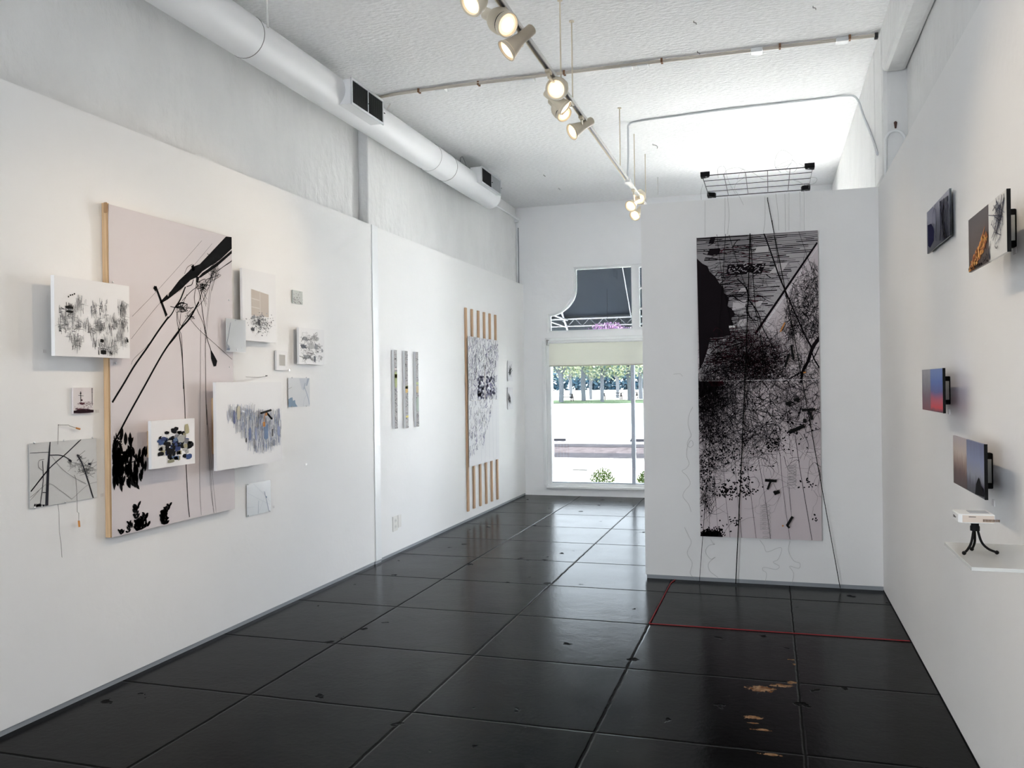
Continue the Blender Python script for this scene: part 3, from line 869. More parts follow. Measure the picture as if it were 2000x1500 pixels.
# ink building sketch, upper left
e, A = panel_art('ink_sketch_panel', [(105, 538), (252, 558), (254, 701), (108, 694)], .085, .022, 'square white panel with black ink sketch, overlapping the left edge of the big print', 'artwork', M_PANEL)
for i in range(52):
    u = rnd.uniform(.06, .94); v = rnd.uniform(max(.28, .62 - .4 * abs(sin(u * 5))), .9)
    strokes(A, u, v, .09, .12, 16, rnd.choice((GR, LG, LG, LG)), (.012, .05), (.0006, .0028), rnd.choice((1, .95, .3)))
for (u, v, w, h, n, c) in ((.18, .40, .10, .10, 30, GR[:2]), (.6, .88, .10, .12, 28, GR[:2]), (.62, .36, .12, .22, 34, GR[1:]), (.5, .37, .08, .18, 22, GR[1:]), (.78, .55, .10, .12, 26, GR[1:]), (.88, .52, .07, .09, 20, GR[1:]), (.6, .6, .08, .10, 24, GR[:3]), (.72, .93, .06, .05, 12, GR[:2]), (.85, .72, .1, .1, 24, LG), (.3, .8, .12, .1, 24, LG), (.08, .48, .05, .16, 14, GR[1:]), (.05, .66, .04, .05, 9, GR[1:3]), (.95, .75, .03, .06, 9, GR[:2])):
    strokes(A, u, v, w, h, n, c, (.01, .035), (.001, .004), .85)
patch(A, .18, .38, .10, .035, GR[0], 6); patch(A, .18, .435, .09, .03, GR[0], 6); patch(A, .6, .78, .05, .05, GR[0], 6); patch(A, .62, .93, .08, .06, GR[0], 6); patch(A, .965, .76, .02, .05, GR[0], 6)
for i in range(4): patch(A, .17 + .025 * i, .2 + rnd.uniform(-.01, .05), .018, .02, GR[0], 6)
A.build('panel', parent=e)
# ship print
e, A = panel_art('ship_print', [(143, 757), (182, 757), (183, 807), (143, 808)], .012, .010, 'tiny square print of a dark ship silhouette at the far left', 'artwork', mat('pale rose print', (.74, .68, .68)))
patch(A, .5, .92, 1.0, .14, cmat((.02, .008, .012)), 3, .02); patch(A, .45, .85, .8, .1, cmat((.05, .02, .025)), 2, .5)
A.ribbon([A.uv(.93, .02), A.uv(.93, .70)], .003, KI, 4); A.ribbon([A.uv(.36, .15), A.uv(.36, .55)], .004, KI, 4); A.ribbon([A.uv(.24, .30), A.uv(.5, .32)], .002, KI, 4)
for s in (.05, .1, .18): A.ribbon([A.uv(.9, s), A.uv(.96, s)], .002, KI, 4)
for i in range(60):
    u = rnd.uniform(.05, .95); v = rnd.uniform(.55, .85); A.ribbon([A.uv(u, v), A.uv(u + rnd.uniform(-.12, .12), v + rnd.uniform(-.05, .05))], .0016, cmat((.12, .03, .05)), 4)
patch(A, .42, .62, .28, .14, cmat((.12, .05, .06)), 3, .5); patch(A, .36, .22, .12, .05, KI, 4, .5); patch(A, .4, .48, .14, .08, cmat((.10, .05, .06)), 3, .4)
A.build('panel', parent=e)
# pole photograph on film, pinned
e, A = panel_art('pole_photograph', [(57, 866), (188, 856), (190, 972), (58, 993)], .006, .0012, 'pinned grey sheet showing a utility pole and a street lamp at the lower far left', 'photograph', mat('grey film print', (.60, .60, .59), .4))
D1 = cmat((.03, .03, .04)); D2 = cmat((.22, .22, .22))
A.pixpoly([(96.5, 863), (98.5, 863), (96, 920), (94, 987), (88, 988), (91, 920)], D1, 3)
for px, wd, c in (([(158, 858), (130, 885), (96, 915), (60, 960)], .006, D1), ([(97, 889), (115, 889), (126, 892), (138, 899)], .005, D1), ([(58, 885), (97, 883)], .0025, D1), ([(96, 915), (60, 960)], .005, D1),
                  ([(83, 900), (84, 940), (78, 988)], .004, D1), ([(83, 962), (90, 962)], .004, D1), ([(58, 978), (92, 945), (120, 960), (140, 975)], .002, D2), ([(100, 890), (120, 915), (145, 933), (168, 945)], .002, D2), ([(58, 972), (85, 950)], .002, D2),
                  ([(150, 888), (160, 905), (172, 940), (182, 973)], .008, D1), ([(152, 888), (160, 895)], .004, D1), ([(160, 890), (150, 900)], .003, D1), ([(140, 975), (170, 948), (189, 941)], .0018, D2), ([(86, 897), (76, 900), (75, 912), (84, 920)], .003, D2), ([(158, 897), (168, 894)], .003, D2), ([(166, 880), (150, 893)], .003, D2)):
    A.line(px, wd, c, 3)
A.pixpoly([(133, 898), (137, 897), (140, 900), (139, 903), (134, 901)], D1, 4)
for i in range(40): q = (168 + rnd.gauss(0, 7), 917 + rnd.gauss(0, 6)); A.line([q, (q[0] + rnd.gauss(0, 7), q[1] + rnd.gauss(0, 6)), (q[0] + rnd.gauss(0, 7), q[1] + rnd.gauss(0, 6))], .002, D2, 2)
for i in range(22): q = (148 + rnd.gauss(0, 6), 908 + rnd.gauss(0, 6)); A.line([q, (q[0] + rnd.gauss(0, 10), q[1] + rnd.gauss(0, 6))], .0014, D2, 2)
patch(A, .88, .42, .06, .06, D1, 4, .5)
for i in range(24): A.leaf(A.P(76 + rnd.gauss(0, 8), 989), rnd.uniform(0, 3), .014, .008, D1, 3)
A.build('sheet', parent=e); pins(None, A.v + .001, [A.P(*q) for q in ((66, 865), (124, 860), (180, 855), (127, 981), (67, 992))], e)
# patches painting
e, A = panel_art('patchwork_painting', [(297, 822), (382, 817), (379, 905), (294, 917)], .115, .020, 'small square panel of black and blue paint patches hung over the big print', 'artwork', M_PANEL)
cols = [cmat((.01, .01, .012))] * 6 + [cmat((.03, .05, .16)), cmat((.04, .08, .22)), cmat((.22, .22, .24)), cmat((.45, .45, .44)), cmat((.35, .32, .20)), cmat((.10, .16, .28))]
for i in range(90):
    u = .54 + rnd.gauss(0, .22); v = .54 + rnd.gauss(0, .19)
    if (u - .54) ** 2 / .2 + (v - .54) ** 2 / .155 < .80: patch(A, u, v, rnd.uniform(.07, .15), rnd.uniform(.08, .13), rnd.choice(cols), rnd.randint(1, 7), .35, 9)
for (u, v, w, h, c) in ((.42, .67, .22, .14, cols[0]), (.34, .27, .12, .08, cols[0]), (.88, .58, .17, .18, cols[0]), (.55, .2, .12, .09, cols[0]), (.84, .83, .18, .13, cols[7]), (.36, .52, .14, .12, cols[0]), (.2, .7, .14, .1, cols[0]), (.8, .22, .12, .22, cmat((.50, .46, .28))), (.86, .53, .08, .07, M_PANEL), (.42, .88, .18, .08, cmat((.30, .29, .20))), (.66, .42, .2, .2, cmat((.42, .42, .40)))):
    patch(A, u, v, w, h, c, 8 + int(u * 4), .3, 11)
strokes(A, .3, .45, .3, .3, 30, LG, (.01, .03), (.001, .003), .5)
A.build('panel', parent=e)
MB().box((XB + .001, A.a[0] + .06, A.a[2] + .06), (A.v - .020, A.a[1] - .06, A.a[3] - .06), M_WOOD).build('mount', e)
# blue stripes painting
e, A = panel_art('stripe_painting', [(421, 748), (549, 745), (552, 901), (424, 918)], .115, .022, 'square white panel of blue grey brush stripes, right of the big print', 'artwork', M_PANEL)
BL_ = [cmat((.20, .24, .40)), cmat((.32, .36, .52)), cmat((.42, .45, .56)), cmat((.28, .30, .36)), cmat((.50, .52, .60)), cmat((.18, .26, .42))]
for r, v in enumerate((.33, .40, .47, .53, .60, .66, .74, .80)):
    lo = (.16, .14, .24, .26, .34, .42, .44, .52)[r]; hi = (.55, .96, .97, .98, .98, .98, .97, .86)[r]
    k = int((hi - lo) * 84)
    for i in range(k):
        u = lo + (hi - lo) * (i + rnd.random()) / k
        s = A.uv(u, v + rnd.gauss(0, .012)); l = rnd.uniform(.04, .085); t = rnd.gauss(0, .08)
        A.ribbon([(s[0] - sin(t) * l / 2, s[1] - l / 2), (s[0] + sin(t) * l / 2, s[1] + l / 2)], rnd.uniform(.0012, .005), rnd.choice(BL_ + LG[:1]), rnd.randint(1, 6))
for (u, v, w, h, c) in ((.25, .41, .035, .16, cmat((.16, .18, .32))), (.31, .36, .05, .17, cmat((.58, .54, .42))), (.48, .62, .04, .17, BL_[0]), (.57, .63, .03, .17, BL_[1]), (.73, .62, .07, .2, BL_[5]), (.95, .38, .03, .1, BL_[2]), (.86, .76, .05, .08, BL_[3]), (.42, .69, .02, .06, GR[1]), (.84, .63, .02, .1, GR[1]), (.94, .62, .05, .14, BL_[1])):
    patch(A, u, v, w, h, c, 7, .15)
A.build('panel', parent=e)
MB().box((XB + .001, A.a[0] + .06, A.a[2] + .10), (A.v - .022, A.a[0] + .12, A.a[3] - .10), M_WOOD).build('mount', e)
# framed window drawing
e, A = panel_art('window_drawing', [(473, 523), (538, 537), (540, 670), (474, 664)], .045, .018, 'tall white panel with a tan window print above a grey garden sketch', 'artwork', M_PANEL)
TN = cmat((.60, .53, .47)); A.poly([A.uv(.25, .27), A.uv(.77, .31), A.uv(.77, .64), A.uv(.25, .64)], TN, 1)
for ln in ([(.51, .28), (.51, .62)], [(.25, .40), (.49, .415)], [(.25, .52), (.49, .53)]): A.ribbon([A.uv(*q) for q in ln], .006, mat('light tan', (.70, .65, .60)), 2)
for i in range(300):
    u = .5 + rnd.gauss(0, .15); v = .73 + rnd.gauss(0, .075)
    if v > .58: patch(A, u, v, rnd.uniform(.02, .06), rnd.uniform(.008, .025), rnd.choice(LG + [GR[1], GR[2], cmat((.72, .70, .68))]), rnd.randint(2, 7), .5, 7)
patch(A, .46, .73, .10, .12, GR[1], 8, .4); patch(A, .28, .84, .12, .05, GR[1], 8, .4); patch(A, .3, .66, .12, .05, GR[2], 8, .4)
A.build('panel', parent=e)
# acetate sheets
e, A = panel_art('acetate_sheet', [(442, 621), (480, 626), (480, 688), (441, 687)], .060, .0012, 'small clear grey sheet pinned over the corner between the big print and window drawing', 'sheet', M_ACET)
A.line([(450, 630), (447, 650), (443, 672), (443, 684)], .004, cmat((.10, .12, .15)), 2); patch(A, .12, .92, .16, .10, cmat((.18, .21, .27)), 3, .6)
for i in range(9): A.line([(444 + rnd.random() * 4, 676 + rnd.random() * 8), (444 + rnd.random() * 6, 670 + rnd.random() * 10)], .002, cmat((.18, .21, .27)), 2)
A.build('sheet', parent=e); pins(None, A.v + .001, [A.P(*q) for q in ((459.5, 625), (462, 683), (473, 680))], e)
e, A = panel_art('leaf_acetate', [(563, 738), (605, 738), (605, 794), (563, 795)], .006, .0012, 'square grey sheet with a blue leaf shape in its lower left corner', 'sheet', mat('pale film', (.69, .71, .73), .7))
bl = cmat((.22, .32, .44)); A.pixpoly([(563, 795), (563, 780), (567, 777), (571, 776), (572, 783), (576, 781), (577, 788), (581, 794)], bl, 2)
gy_ = cmat((.42, .47, .55)); A.pixpoly([(600, 739), (604, 739), (600, 753), (597, 754)], gy_, 2); A.line([(596, 748), (593, 760)], .012, gy_, 2); A.line([(595, 757), (601, 775), (604, 790)], .009, gy_, 2)
A.poly([A.uv(.5, .02), A.uv(.9, .02), A.uv(.72, .45), A.uv(.62, .4)], cmat((.60, .63, .68)), 1); A.line([(563, 760), (570, 756)], .002, GR[2], 2); A.line([(592, 795), (594, 780), (600, 770)], .002, gy_, 2)
A.build('sheet', parent=e); pins(None, A.v + .001, [A.P(*q) for q in ((570, 737.5), (598, 737.5), (570, 794), (598, 793))], e)
e, A = panel_art('pole_acetate', [(482, 945), (529, 938), (529, 1000), (482, 1008)], .006, .0012, 'pale grey sheet with a thin blue pole, lowest sheet right of the big print', 'sheet', mat('pale film blue', (.62, .65, .68), .3))
pb = cmat((.20, .26, .34)); A.line([(516, 960), (520, 975), (525, 999)], .006, pb, 2); A.line([(505, 978), (504, 1003)], .003, pb, 2); patch(A, .80, .52, .06, .08, pb, 3, .4)
for q in ([(482, 962), (500, 972), (527, 985)], [(495, 945), (515, 965), (528, 980)], [(504, 1003), (515, 975), (520, 955)], [(482, 992), (497, 990)]): A.line(q, .0014, cmat((.42, .46, .52)), 2)
A.build('sheet', parent=e); pins(None, A.v + .001, [A.P(*q) for q in ((484, 946), (527, 998), (485, 1007))], e)
# small ones
e, A = panel_art('tiny_tree_print', [(572, 567), (591, 569), (591, 594), (572, 593)], .010, .008, 'tiny grey green print, highest of the small works on the left wall', 'artwork', mat('grey green print', (.55, .58, .55)))
for i in range(90): patch(A, rnd.random(), rnd.random() ** .6, .08, .06, rnd.choice(LG + [GR[1], cmat((.7, .72, .7))]), rnd.randint(1, 4), .5, 6)
A.build('panel', parent=e)
e, A = panel_art('small_ink_panel', [(584, 638), (634, 646), (633, 714), (584, 709)], .040, .018, 'small white panel with dense black ink scribbles, right of the window drawing', 'artwork', M_PANEL)
for i in range(70):
    u = rnd.uniform(.1, .85); v = rnd.uniform(.12, .9); q = [A.uv(u + rnd.gauss(0, .06), v + rnd.gauss(0, .05)) for _ in range(5)]
    A.ribbon([(s.x, s.y) for s in cr([(a, b, 0) for a, b in q], 4)], rnd.uniform(.001, .002), rnd.choice(GR[:3]), 5)
for (u, v, w, h, k) in ((.22, .30, .25, .13, 2), (.16, .52, .26, .14, 1), (.45, .5, .3, .2, 3), (.65, .5, .16, .22, 2), (.7, .28, .2, .12, 3), (.3, .8, .4, .16, 2), (.6, .85, .1, .2, 1), (.85, .82, .12, .14, 3), (.9, .6, .08, .12, 2), (.55, .25, .2, .15, 3)):
    patch(A, u, v, w, h, [GR[1], cmat((.16, .17, .20)), cmat((.35, .36, .38)), cmat((.55, .55, .55))][k], 2 + k, .4)
A.build('panel', parent=e)
e, A = panel_art('tiny_text_panel', [(540, 683), (561, 687), (561, 724), (540, 722)], .018, .012, 'tiny white panel with a grey rectangle, below the window drawing', 'artwork', M_PANEL)
A.poly([A.uv(.25, .20), A.uv(.80, .22), A.uv(.80, .78), A.uv(.25, .76)], cmat((.52, .50, .47)), 1)
for i in range(11): v = .24 + i * .048; A.ribbon([A.uv(.28, v), A.uv(.77, v)], .0008, cmat((.42, .40, .38)), 2)
A.build('panel', parent=e)


def wire_peg(wirepts, stick, label, col=None, plane='L', val=None, r=.0011, sr=.0045, name='wire_and_peg'):
    val = XL + .012 if val is None else val
    f = (lambda q: onX(q[0], q[1], val)) if plane == 'L' else (lambda q: onY(q[0], q[1], val))
    s = [f(q) for q in stick]
    e = empty(name, min(s, key=lambda q: q.z), label, 'sculpture piece')
    if wirepts: MB().tube([f(q) for q in wirepts], r, mat('thin dark wire', (.12, .11, .10), .5), 5).build('wire', e)
    MB().tube(s, sr, col or M_ORANGE, 10).build('peg', e)
    return e


wire_peg([(114, 830), (134, 830), (136, 832), (150, 836)], [(149, 836), (156, 838)], 'short orange peg on a bent wire sticking out above the pole photograph')
wire_peg([(113, 868), (114, 830)], [(113.8, 831), (114.2, 829)], 'hair thin vertical wire above the pole photograph', M_BLACK, sr=.0015)
wire_peg([(145, 928), (148, 934), (150, 960), (151, 1000), (154, 1002), (154, 1018)], [(154, 1017), (155, 1029)], 'orange peg hanging low on a long wire under the pole photograph', sr=.005)
wire_peg([(113, 985), (115, 1000), (116, 1040), (119, 1060), (121, 1088)], [(121, 1087), (121.3, 1089)], 'hair thin wire dangling down the wall below the pole photograph', mat('pale wire', (.5, .48, .46), .5), sr=.0012)
wire_peg([(480, 736), (505, 737), (520, 735)], [(519, 734), (522, 734)], 'thin horizontal wire with tiny knob above the stripe painting', M_BLACK, sr=.003)
v_ = XL + .14
f_ = lambda x, y: onX(x, y, v_)
e = empty('twig_assembly', f_(516, 833), 'small black t shaped twig with orange pegs mounted on the stripe painting', 'sculpture piece')
MB().tube([f_(510, 807), f_(529, 801)], .007, M_BLACK, 8).build('black_bar', e)
MB().tube([f_(519, 804), f_(531, 818)], .0065, M_BLACK, 8).build('black_bar', e)
MB().tube([f_(520, 803), f_(520, 812)], .006, M_ORANGE, 8).build('peg', e)
MB().tube([f_(517, 808), f_(516, 825)], .002, M_ORANGE, 6).build('wire', e)
MB().tube([f_(515.7, 824), f_(515.7, 833)], .008, M_ORANGE, 8).build('peg', e)
MB().tube([f_(519, 804), Vector(f_(519, 804)) + Vector((-.026, 0, 0))], .002, M_BLACK, 6).build('post', e)

# outlets
for px, lab, kind in ([((768, 1009), (777, 1007), (777, 1036), (768, 1038)), 'white electric outlet plate low on the left wall, nearer of two', 1], [((778, 1006), (784, 1005), (784, 1029), (778, 1030)), 'blank white wall plate just beyond the electric outlet', 0]):
    e, A = panel_art('outlet_plate', px, .006, .006, lab, 'outlet', M_PLASTIC, base=-3.447); e['group'] = 'plates low on the left wall'
    if kind:
        for v in (.3, .7):
            patch(A, .5, v, .5, .26, mat('outlet face', (.70, .69, .66)), 1, .05, 16)
            for u in (.4, .6): A.ribbon([A.uv(u, v - .05), A.uv(u, v + .05)], .003, M_DARK, 3)
    A.build('plate', parent=e)

# three mirror strips
XL2 = -3.447
for k, (xa, xb, yt, yb) in enumerate(((766, 775.5, 683, 838), (787, 796.5, 685, 837), (808, 817, 687, 834))):
    val = XL2 + .024
    zt = (onX(xa, yt, val).z); zb = onX(xa + 2, yb, val).z
    ya = onX(xa + 4.6, (yt + yb) / 2, val).y; yc = onX(xb + .5, (yt + yb) / 2, val).y
    e = empty('mirror_strip', (val, ya, zb), ['nearest of three thin vertical silver strips, green in its middle', 'middle of three thin vertical silver strips, small orange patch in its middle', 'farthest of three thin vertical silver strips'][k], 'artwork', 'vertical silver strips')
    MB().box((XL2, ya, zb), (val - .001, yc, zt), mat('polished silver', (.92, .93, .94), .3, metal=0)).build('channel', e)
    A = Art('L', val, ya + .001, yc, zb, zt, .001, mat('grey brown print', (.32, .30, .29)))
    for i in range(150): patch(A, rnd.random(), rnd.random(), .5, .012, rnd.choice([GR[1], GR[2], GR[3], cmat((.40, .36, .36)), cmat((.28, .25, .24))]), rnd.randint(1, 4), .4, 6)
    for (v, h, c) in [((.38, .22, (.42, .46, .22)), (.33, .06, (.62, .55, .12)), (.24, .02, (.7, .62, .6))), ((.5, .09, (.62, .40, .14)), (.47, .05, (.42, .44, .24)), (.85, .03, (.7, .6, .2))), ((.5, .10, (.52, .42, .26)), (.42, .04, (.45, .5, .25)), (.7, .2, (.36, .42, .36)))][k]:
        patch(A, .5, v, .95, h, cmat(c), 5, .15)
    A.build('print_face', parent=e)

# wooden slats with the large paper drawing
val = XL2 + .02
slx = [(909, 916, 601, 998), (921, 928, 604, 992), (933.5, 938.5, 608, 988), (945, 949.5, 610, 984), (956, 961, 612, 979), (967, 972, 615, 975)]
for k, (xa, xb, yt, yb) in enumerate(slx):
    ya = onX(xa + .5, yt, val).y
    z1_ = onX(xa, yt, val).z; zb = .135 - .0 * k
    yb_ = ya + .05
    zz = onX(xb + 2, yb, val).z
    o = MB().box((XL2, ya, max(.1, zz)), (val, yb_, 2.525), M_SLAT).build('wood_slat', bevel=.002)
    tag(o, ['first tan wooden slat, nearest of six behind the big paper drawing', 'second tan wooden slat from the left behind the big paper drawing', 'third tan wooden slat from the left behind the big paper drawing', 'fourth tan wooden slat from the left behind the big paper drawing', 'fifth tan wooden slat from the left behind the big paper drawing', 'last tan wooden slat, nearest the shop window, behind the big paper drawing'][k], 'slat', 'slats behind the paper drawing')
y0_ = onX(915, 780, val + .012).y; y1_ = onX(974, 780, val + .012).y
e = empty('paper_drawing', (val + .012, y0_, .64), 'tall paper drawing of grey violet strokes in four sheets hung on the wooden slats', 'artwork')
VI = [cmat((.25, .25, .36)), cmat((.38, .38, .46)), cmat((.16, .16, .22)), cmat((.5, .5, .56)), cmat((.30, .27, .40))]
for r, (za, zb_) in enumerate(((1.42, 2.19), (.64, 1.42))):
    for cidx in (0, 1):
        ym = (y0_ + y1_) / 2; a, b_ = ((y0_, ym - .003), (ym, y1_))[cidx]
        A = Art('L', val + .012 + .002 * (1 - r), a, b_, za + .002, zb_, .003, M_PAPER)
        for i in range(420 if r == 0 else 230):
            u = rnd.random(); v = rnd.random()
            if r == 0 and cidx == 1 and u > .85 and v > .3: continue
            if r == 1:
                lim = .82 - .1 * u if cidx == 0 else .55 - .75 * u
                if v > lim: continue
            s = A.uv(u, v); an = rnd.gauss(1.45, .55); l = rnd.uniform(.012, .045)
            A.ribbon([(s[0] - cos(an) * l, s[1] - sin(an) * l), (s[0] + rnd.gauss(0, .008), s[1]), (s[0] + cos(an) * l, s[1] + sin(an) * l)], rnd.uniform(.004, .014), rnd.choice(VI + LG), rnd.randint(1, 8))
        if r == 0:
            for i in range(60): patch(A, (rnd.uniform(.55, 1) if cidx == 0 else rnd.uniform(.1, .7)), rnd.uniform(.62, .97), .12, .05, rnd.choice(VI[:1] + VI[2:3] + VI[4:]), 9, .4, 7)
            if cidx == 1: A.ribbon([A.uv(.02, .45), A.uv(.02, .98)], .008, cmat((.42, .25, .16)), 10)
        if r == 1:
            for u in ((.3, .55, .8) if cidx == 1 else (.75,)): A.ribbon([A.uv(u, .1), A.uv(u + .01, .97)], .004, cmat((.55, .56, .62)), 3)
        A.build('paper_sheet', parent=e)
for k, (px, lab) in enumerate((([(992, 704), (1001.5, 706), (1001.5, 744), (992, 745)], 'upper of two small ink sketches on white sheets near the front corner'), ([(992, 756), (1002, 757), (1002, 798), (992, 801)], 'lower of two small ink sketches on white sheets near the front corner'))):
    e, A = panel_art('ink_sheet', px, .012, .004, lab, 'artwork', M_PAPER, base=XL2)
    for i in range(34):
        q = [A.uv(.35 + rnd.gauss(0, .14) + t * .15 * (1 - 2 * k), .65 - t * .25 + rnd.gauss(0, .08)) for t in (0, .5, 1)]
        A.ribbon(q, rnd.uniform(.003, .009), rnd.choice(GR), 2)
    A.ribbon([A.uv(.3, .02), A.uv(.32, .98)], .004, GR[3], 3)
    A.build('sheet', parent=e)

# ------------------------------------------------------------------ the tall collage on the partition
VP = YP - .035
x0, x1, z0, z1 = -.558, .361, .369, 2.767
E2 = empty('branch_collage', (x0, VP, z0), 'tall dark print of bare branches and a sloping roof hung on the partition', 'artwork')
M_G1 = mat('mauve grey print ground', (.62, .545, .56), .7)
A = Art('P', VP, x0, x1, z0, z1, .006, M_G1)
KB = cmat((.010, .007, .009)); KR = cmat((.06, .012, .02)); G2 = cmat((.30, .28, .29)); G3 = cmat((.42, .39, .40)); G4 = cmat((.56, .52, .53)); G5 = cmat((.20, .18, .19))
SPLIT = A.P(1480, 744)[1]


def inpoly(x, y, pl):
    c = False; n = len(pl)
    for i in range(n):
        (ax, ay), (bx, by) = pl[i], pl[i - 1]
        if (ay > y) != (by > y) and x < (bx - ax) * (y - ay) / (by - ay) + ax: c = not c
    return c


side = [(1360, 464), (1597, 448), (1597, 474), (1478, 648), (1440, 700), (1368, 740)]
A.pixpoly(side, G3, 1)
A.pixpoly([(1360, 464), (1470, 457), (1470, 560), (1430, 640), (1366, 650)], G2, 2)
A.pixpoly([(1478, 648), (1597, 478), (1597, 748), (1390, 748), (1440, 700)], cmat((.62, .55, .565)), 2)
# siding lines
for i in range(74):
    yl = 467 + i * 3.55; slope = -.066
    seg = []
    x = 1361
    while x < 1597:
        y = yl + slope * (x - 1361)
        L_ = rnd.uniform(14, 60)
        if inpoly(x, y, side) and inpoly(min(x + L_, 1596), y + slope * L_, side):
            dens = 1 - (x - 1361) / 300
            if rnd.random() < .98 - .15 * (i / 74):
                A.line([(x, y), (x + L_ / 2, y + slope * L_ / 2 + rnd.gauss(0, .25)), (x + L_, y + slope * L_)], rnd.uniform(.0035, .0085) * (.6 + .8 * dens), rnd.choice((KB, KB, G5)), 3, k=1)
        x += L_ * .9
# branch shadows across the siding
for i in range(300):
    x = 1372 + abs(rnd.gauss(0, 58)); y = rnd.uniform(480, 735)
    if inpoly(x, y, side) and x < 1510:
        l = rnd.uniform(12, 42); t = rnd.gauss(-.12, .25)
        A.line([(x, y), (x + l / 2, y + t * l / 2 + rnd.gauss(0, 3)), (x + l, y + t * l)], rnd.uniform(.003, .009), rnd.choice((KB, KB, KR, G5)), 4, .001, k=3)
# roof edge
A.line([(1597, 474), (1475, 652)], .019, KB, 6); A.line([(1599, 483), (1482, 652)], .012, cmat((.72, .70, .70)), 5)
# dark bulk on the left
A.pixpoly([(1361, 505), (1372, 515), (1382, 520), (1386, 531), (1397, 540), (1404, 552), (1412, 560), (1414, 572), (1424, 582), (1421, 598), (1431, 604), (1436, 615), (1428, 622), (1433, 634), (1424, 640), (1428, 654), (1408, 659), (1387, 660), (1383, 680), (1374, 708), (1366, 722)], KB, 7)
# skylights
for pl, m in (([(1478, 483), (1502, 480), (1500, 492), (1474, 493)], G4), ([(1445, 625), (1459, 622), (1462, 636), (1438, 638)], G4), ([(1476, 590), (1492, 586), (1484, 598), (1468, 598)], G4), ([(1432, 590), (1458, 585), (1455, 600), (1430, 606)], G4), ([(1448, 563), (1462, 561), (1459, 569), (1442, 570)], G4), ([(1520, 514), (1540, 512), (1528, 530), (1502, 534)], G4),
              ([(1386, 486), (1407, 485), (1405, 496), (1381, 498)], KB), ([(1388, 463), (1398, 462), (1394, 476), (1384, 476)], KB), ([(1422, 517), (1496, 514), (1487, 535), (1418, 536)], KB), ([(1424, 636), (1436, 636), (1436, 640), (1424, 640)], cmat((.8, .78, .78)))):
    A.pixpoly(pl, m, 8)
for i in range(110):
    x = rnd.uniform(1420, 1490); y = rnd.uniform(516, 536); patch_m = rnd.choice((G4, G3, KB, KB))
    A.line([(x, y), (x + rnd.uniform(1, 5), y + rnd.gauss(0, 1.5))], .005, patch_m, 9)


def tangle(n, box, seg, w, m, lay, bias=None, curl=1.0, dens=None):
    """wandering twigs: starts in box, piecewise steps"""
    for i in range(n):
        for _ in range(8):
            x = rnd.uniform(box[0], box[2]); y = rnd.uniform(box[1], box[3])
            if dens is None or rnd.random() < dens(x, y): break
        a = rnd.uniform(0, 2 * pi) if bias is None else rnd.gauss(bias[0], bias[1]); P = [(x, y)]; turn = rnd.gauss(0, .35) * curl
        for _ in range(rnd.randint(*seg)):
            a += turn + rnd.gauss(0, .35) * curl; st = rnd.uniform(4, 10)
            x += cos(a) * st; y += sin(a) * st; P.append((x, y))
        A.line(P, w * rnd.uniform(.5, 1.3), m if not isinstance(m, (list, tuple)) else rnd.choice(m), lay, .0008, k=2)


def bx(x0_, y0_, x1_, y1_): return (x0_, y0_, x1_, y1_)


# right hand twigs
tangle(620, bx(1535, 520, 1600, 660), (2, 5), .0036, KB, 9, dens=lambda x, y: min(1, max(.06, (x - 1478 - (648 - y) * .68) / 50)) if x > 1478 + (648 - y) * .70 else 0)
tangle(90, bx(1510, 590, 1600, 700), (2, 5), .0018, KB, 9, dens=lambda x, y: 1 if x > 1486 + (648 - y) * .70 else 0)
# big limb
A.line([(1602, 658), (1590, 674), (1583, 690), (1578, 706), (1568, 725), (1564, 748)], .030, KB, 10, .018)
A.line([(1492, 455), (1508, 500), (1522, 540), (1533, 566), (1552, 610), (1570, 650), (1586, 682)], .010, KB, 11)
A.line([(1602, 720), (1592, 705), (1586, 690)], .010, KB, 10); A.line([(1568, 725), (1545, 738), (1530, 746)], .010, KB, 10); A.line([(1602, 672), (1594, 690), (1588, 700)], .007, KB, 10)
A.line([(1586, 678), (1572, 655), (1560, 640), (1552, 620)], .009, KB, 10, .003)
# dense crown above the sheet joint
tangle(1150, bx(1378, 645, 1540, 745), (3, 6), .0032, [KB, KB, KR], 10, dens=lambda x, y: max(.05, math.exp(-((x - 1468) / 52) ** 2 - ((y - 700) / 38) ** 2)))
tangle(480, bx(1372, 655, 1600, 745), (3, 6), .0036, KB, 10, dens=lambda x, y: .4 + .6 * (y > 690))
tangle(110, bx(1368, 725, 1520, 747), (3, 6), .0045, KB, 10, bias=(0, .5))
tangle(70, bx(1376, 660, 1440, 740), (3, 5), .005, KB, 10, bias=(-.15, .2), curl=.3)
for i in range(60):
    A.leaf(A.P(1480 + rnd.gauss(0, 28), 705 + rnd.gauss(0, 20)), rnd.uniform(0, 6.28), .022, .013, KB, 11)
for P_ in ([(1418, 577), (1440, 580), (1462, 577), (1490, 575)], [(1458, 560), (1462, 585), (1458, 610), (1470, 625), (1480, 640)], [(1440, 545), (1455, 560), (1462, 580)], [(1430, 577), (1450, 590), (1462, 588)], [(1458, 600), (1466, 620), (1484, 628)], [(1462, 585), (1480, 610), (1490, 640), (1500, 662)]):
    A.line(P_, .010, KB, 10, .003)
tangle(60, bx(1415, 520, 1500, 640), (2, 4), .003, KB, 9)
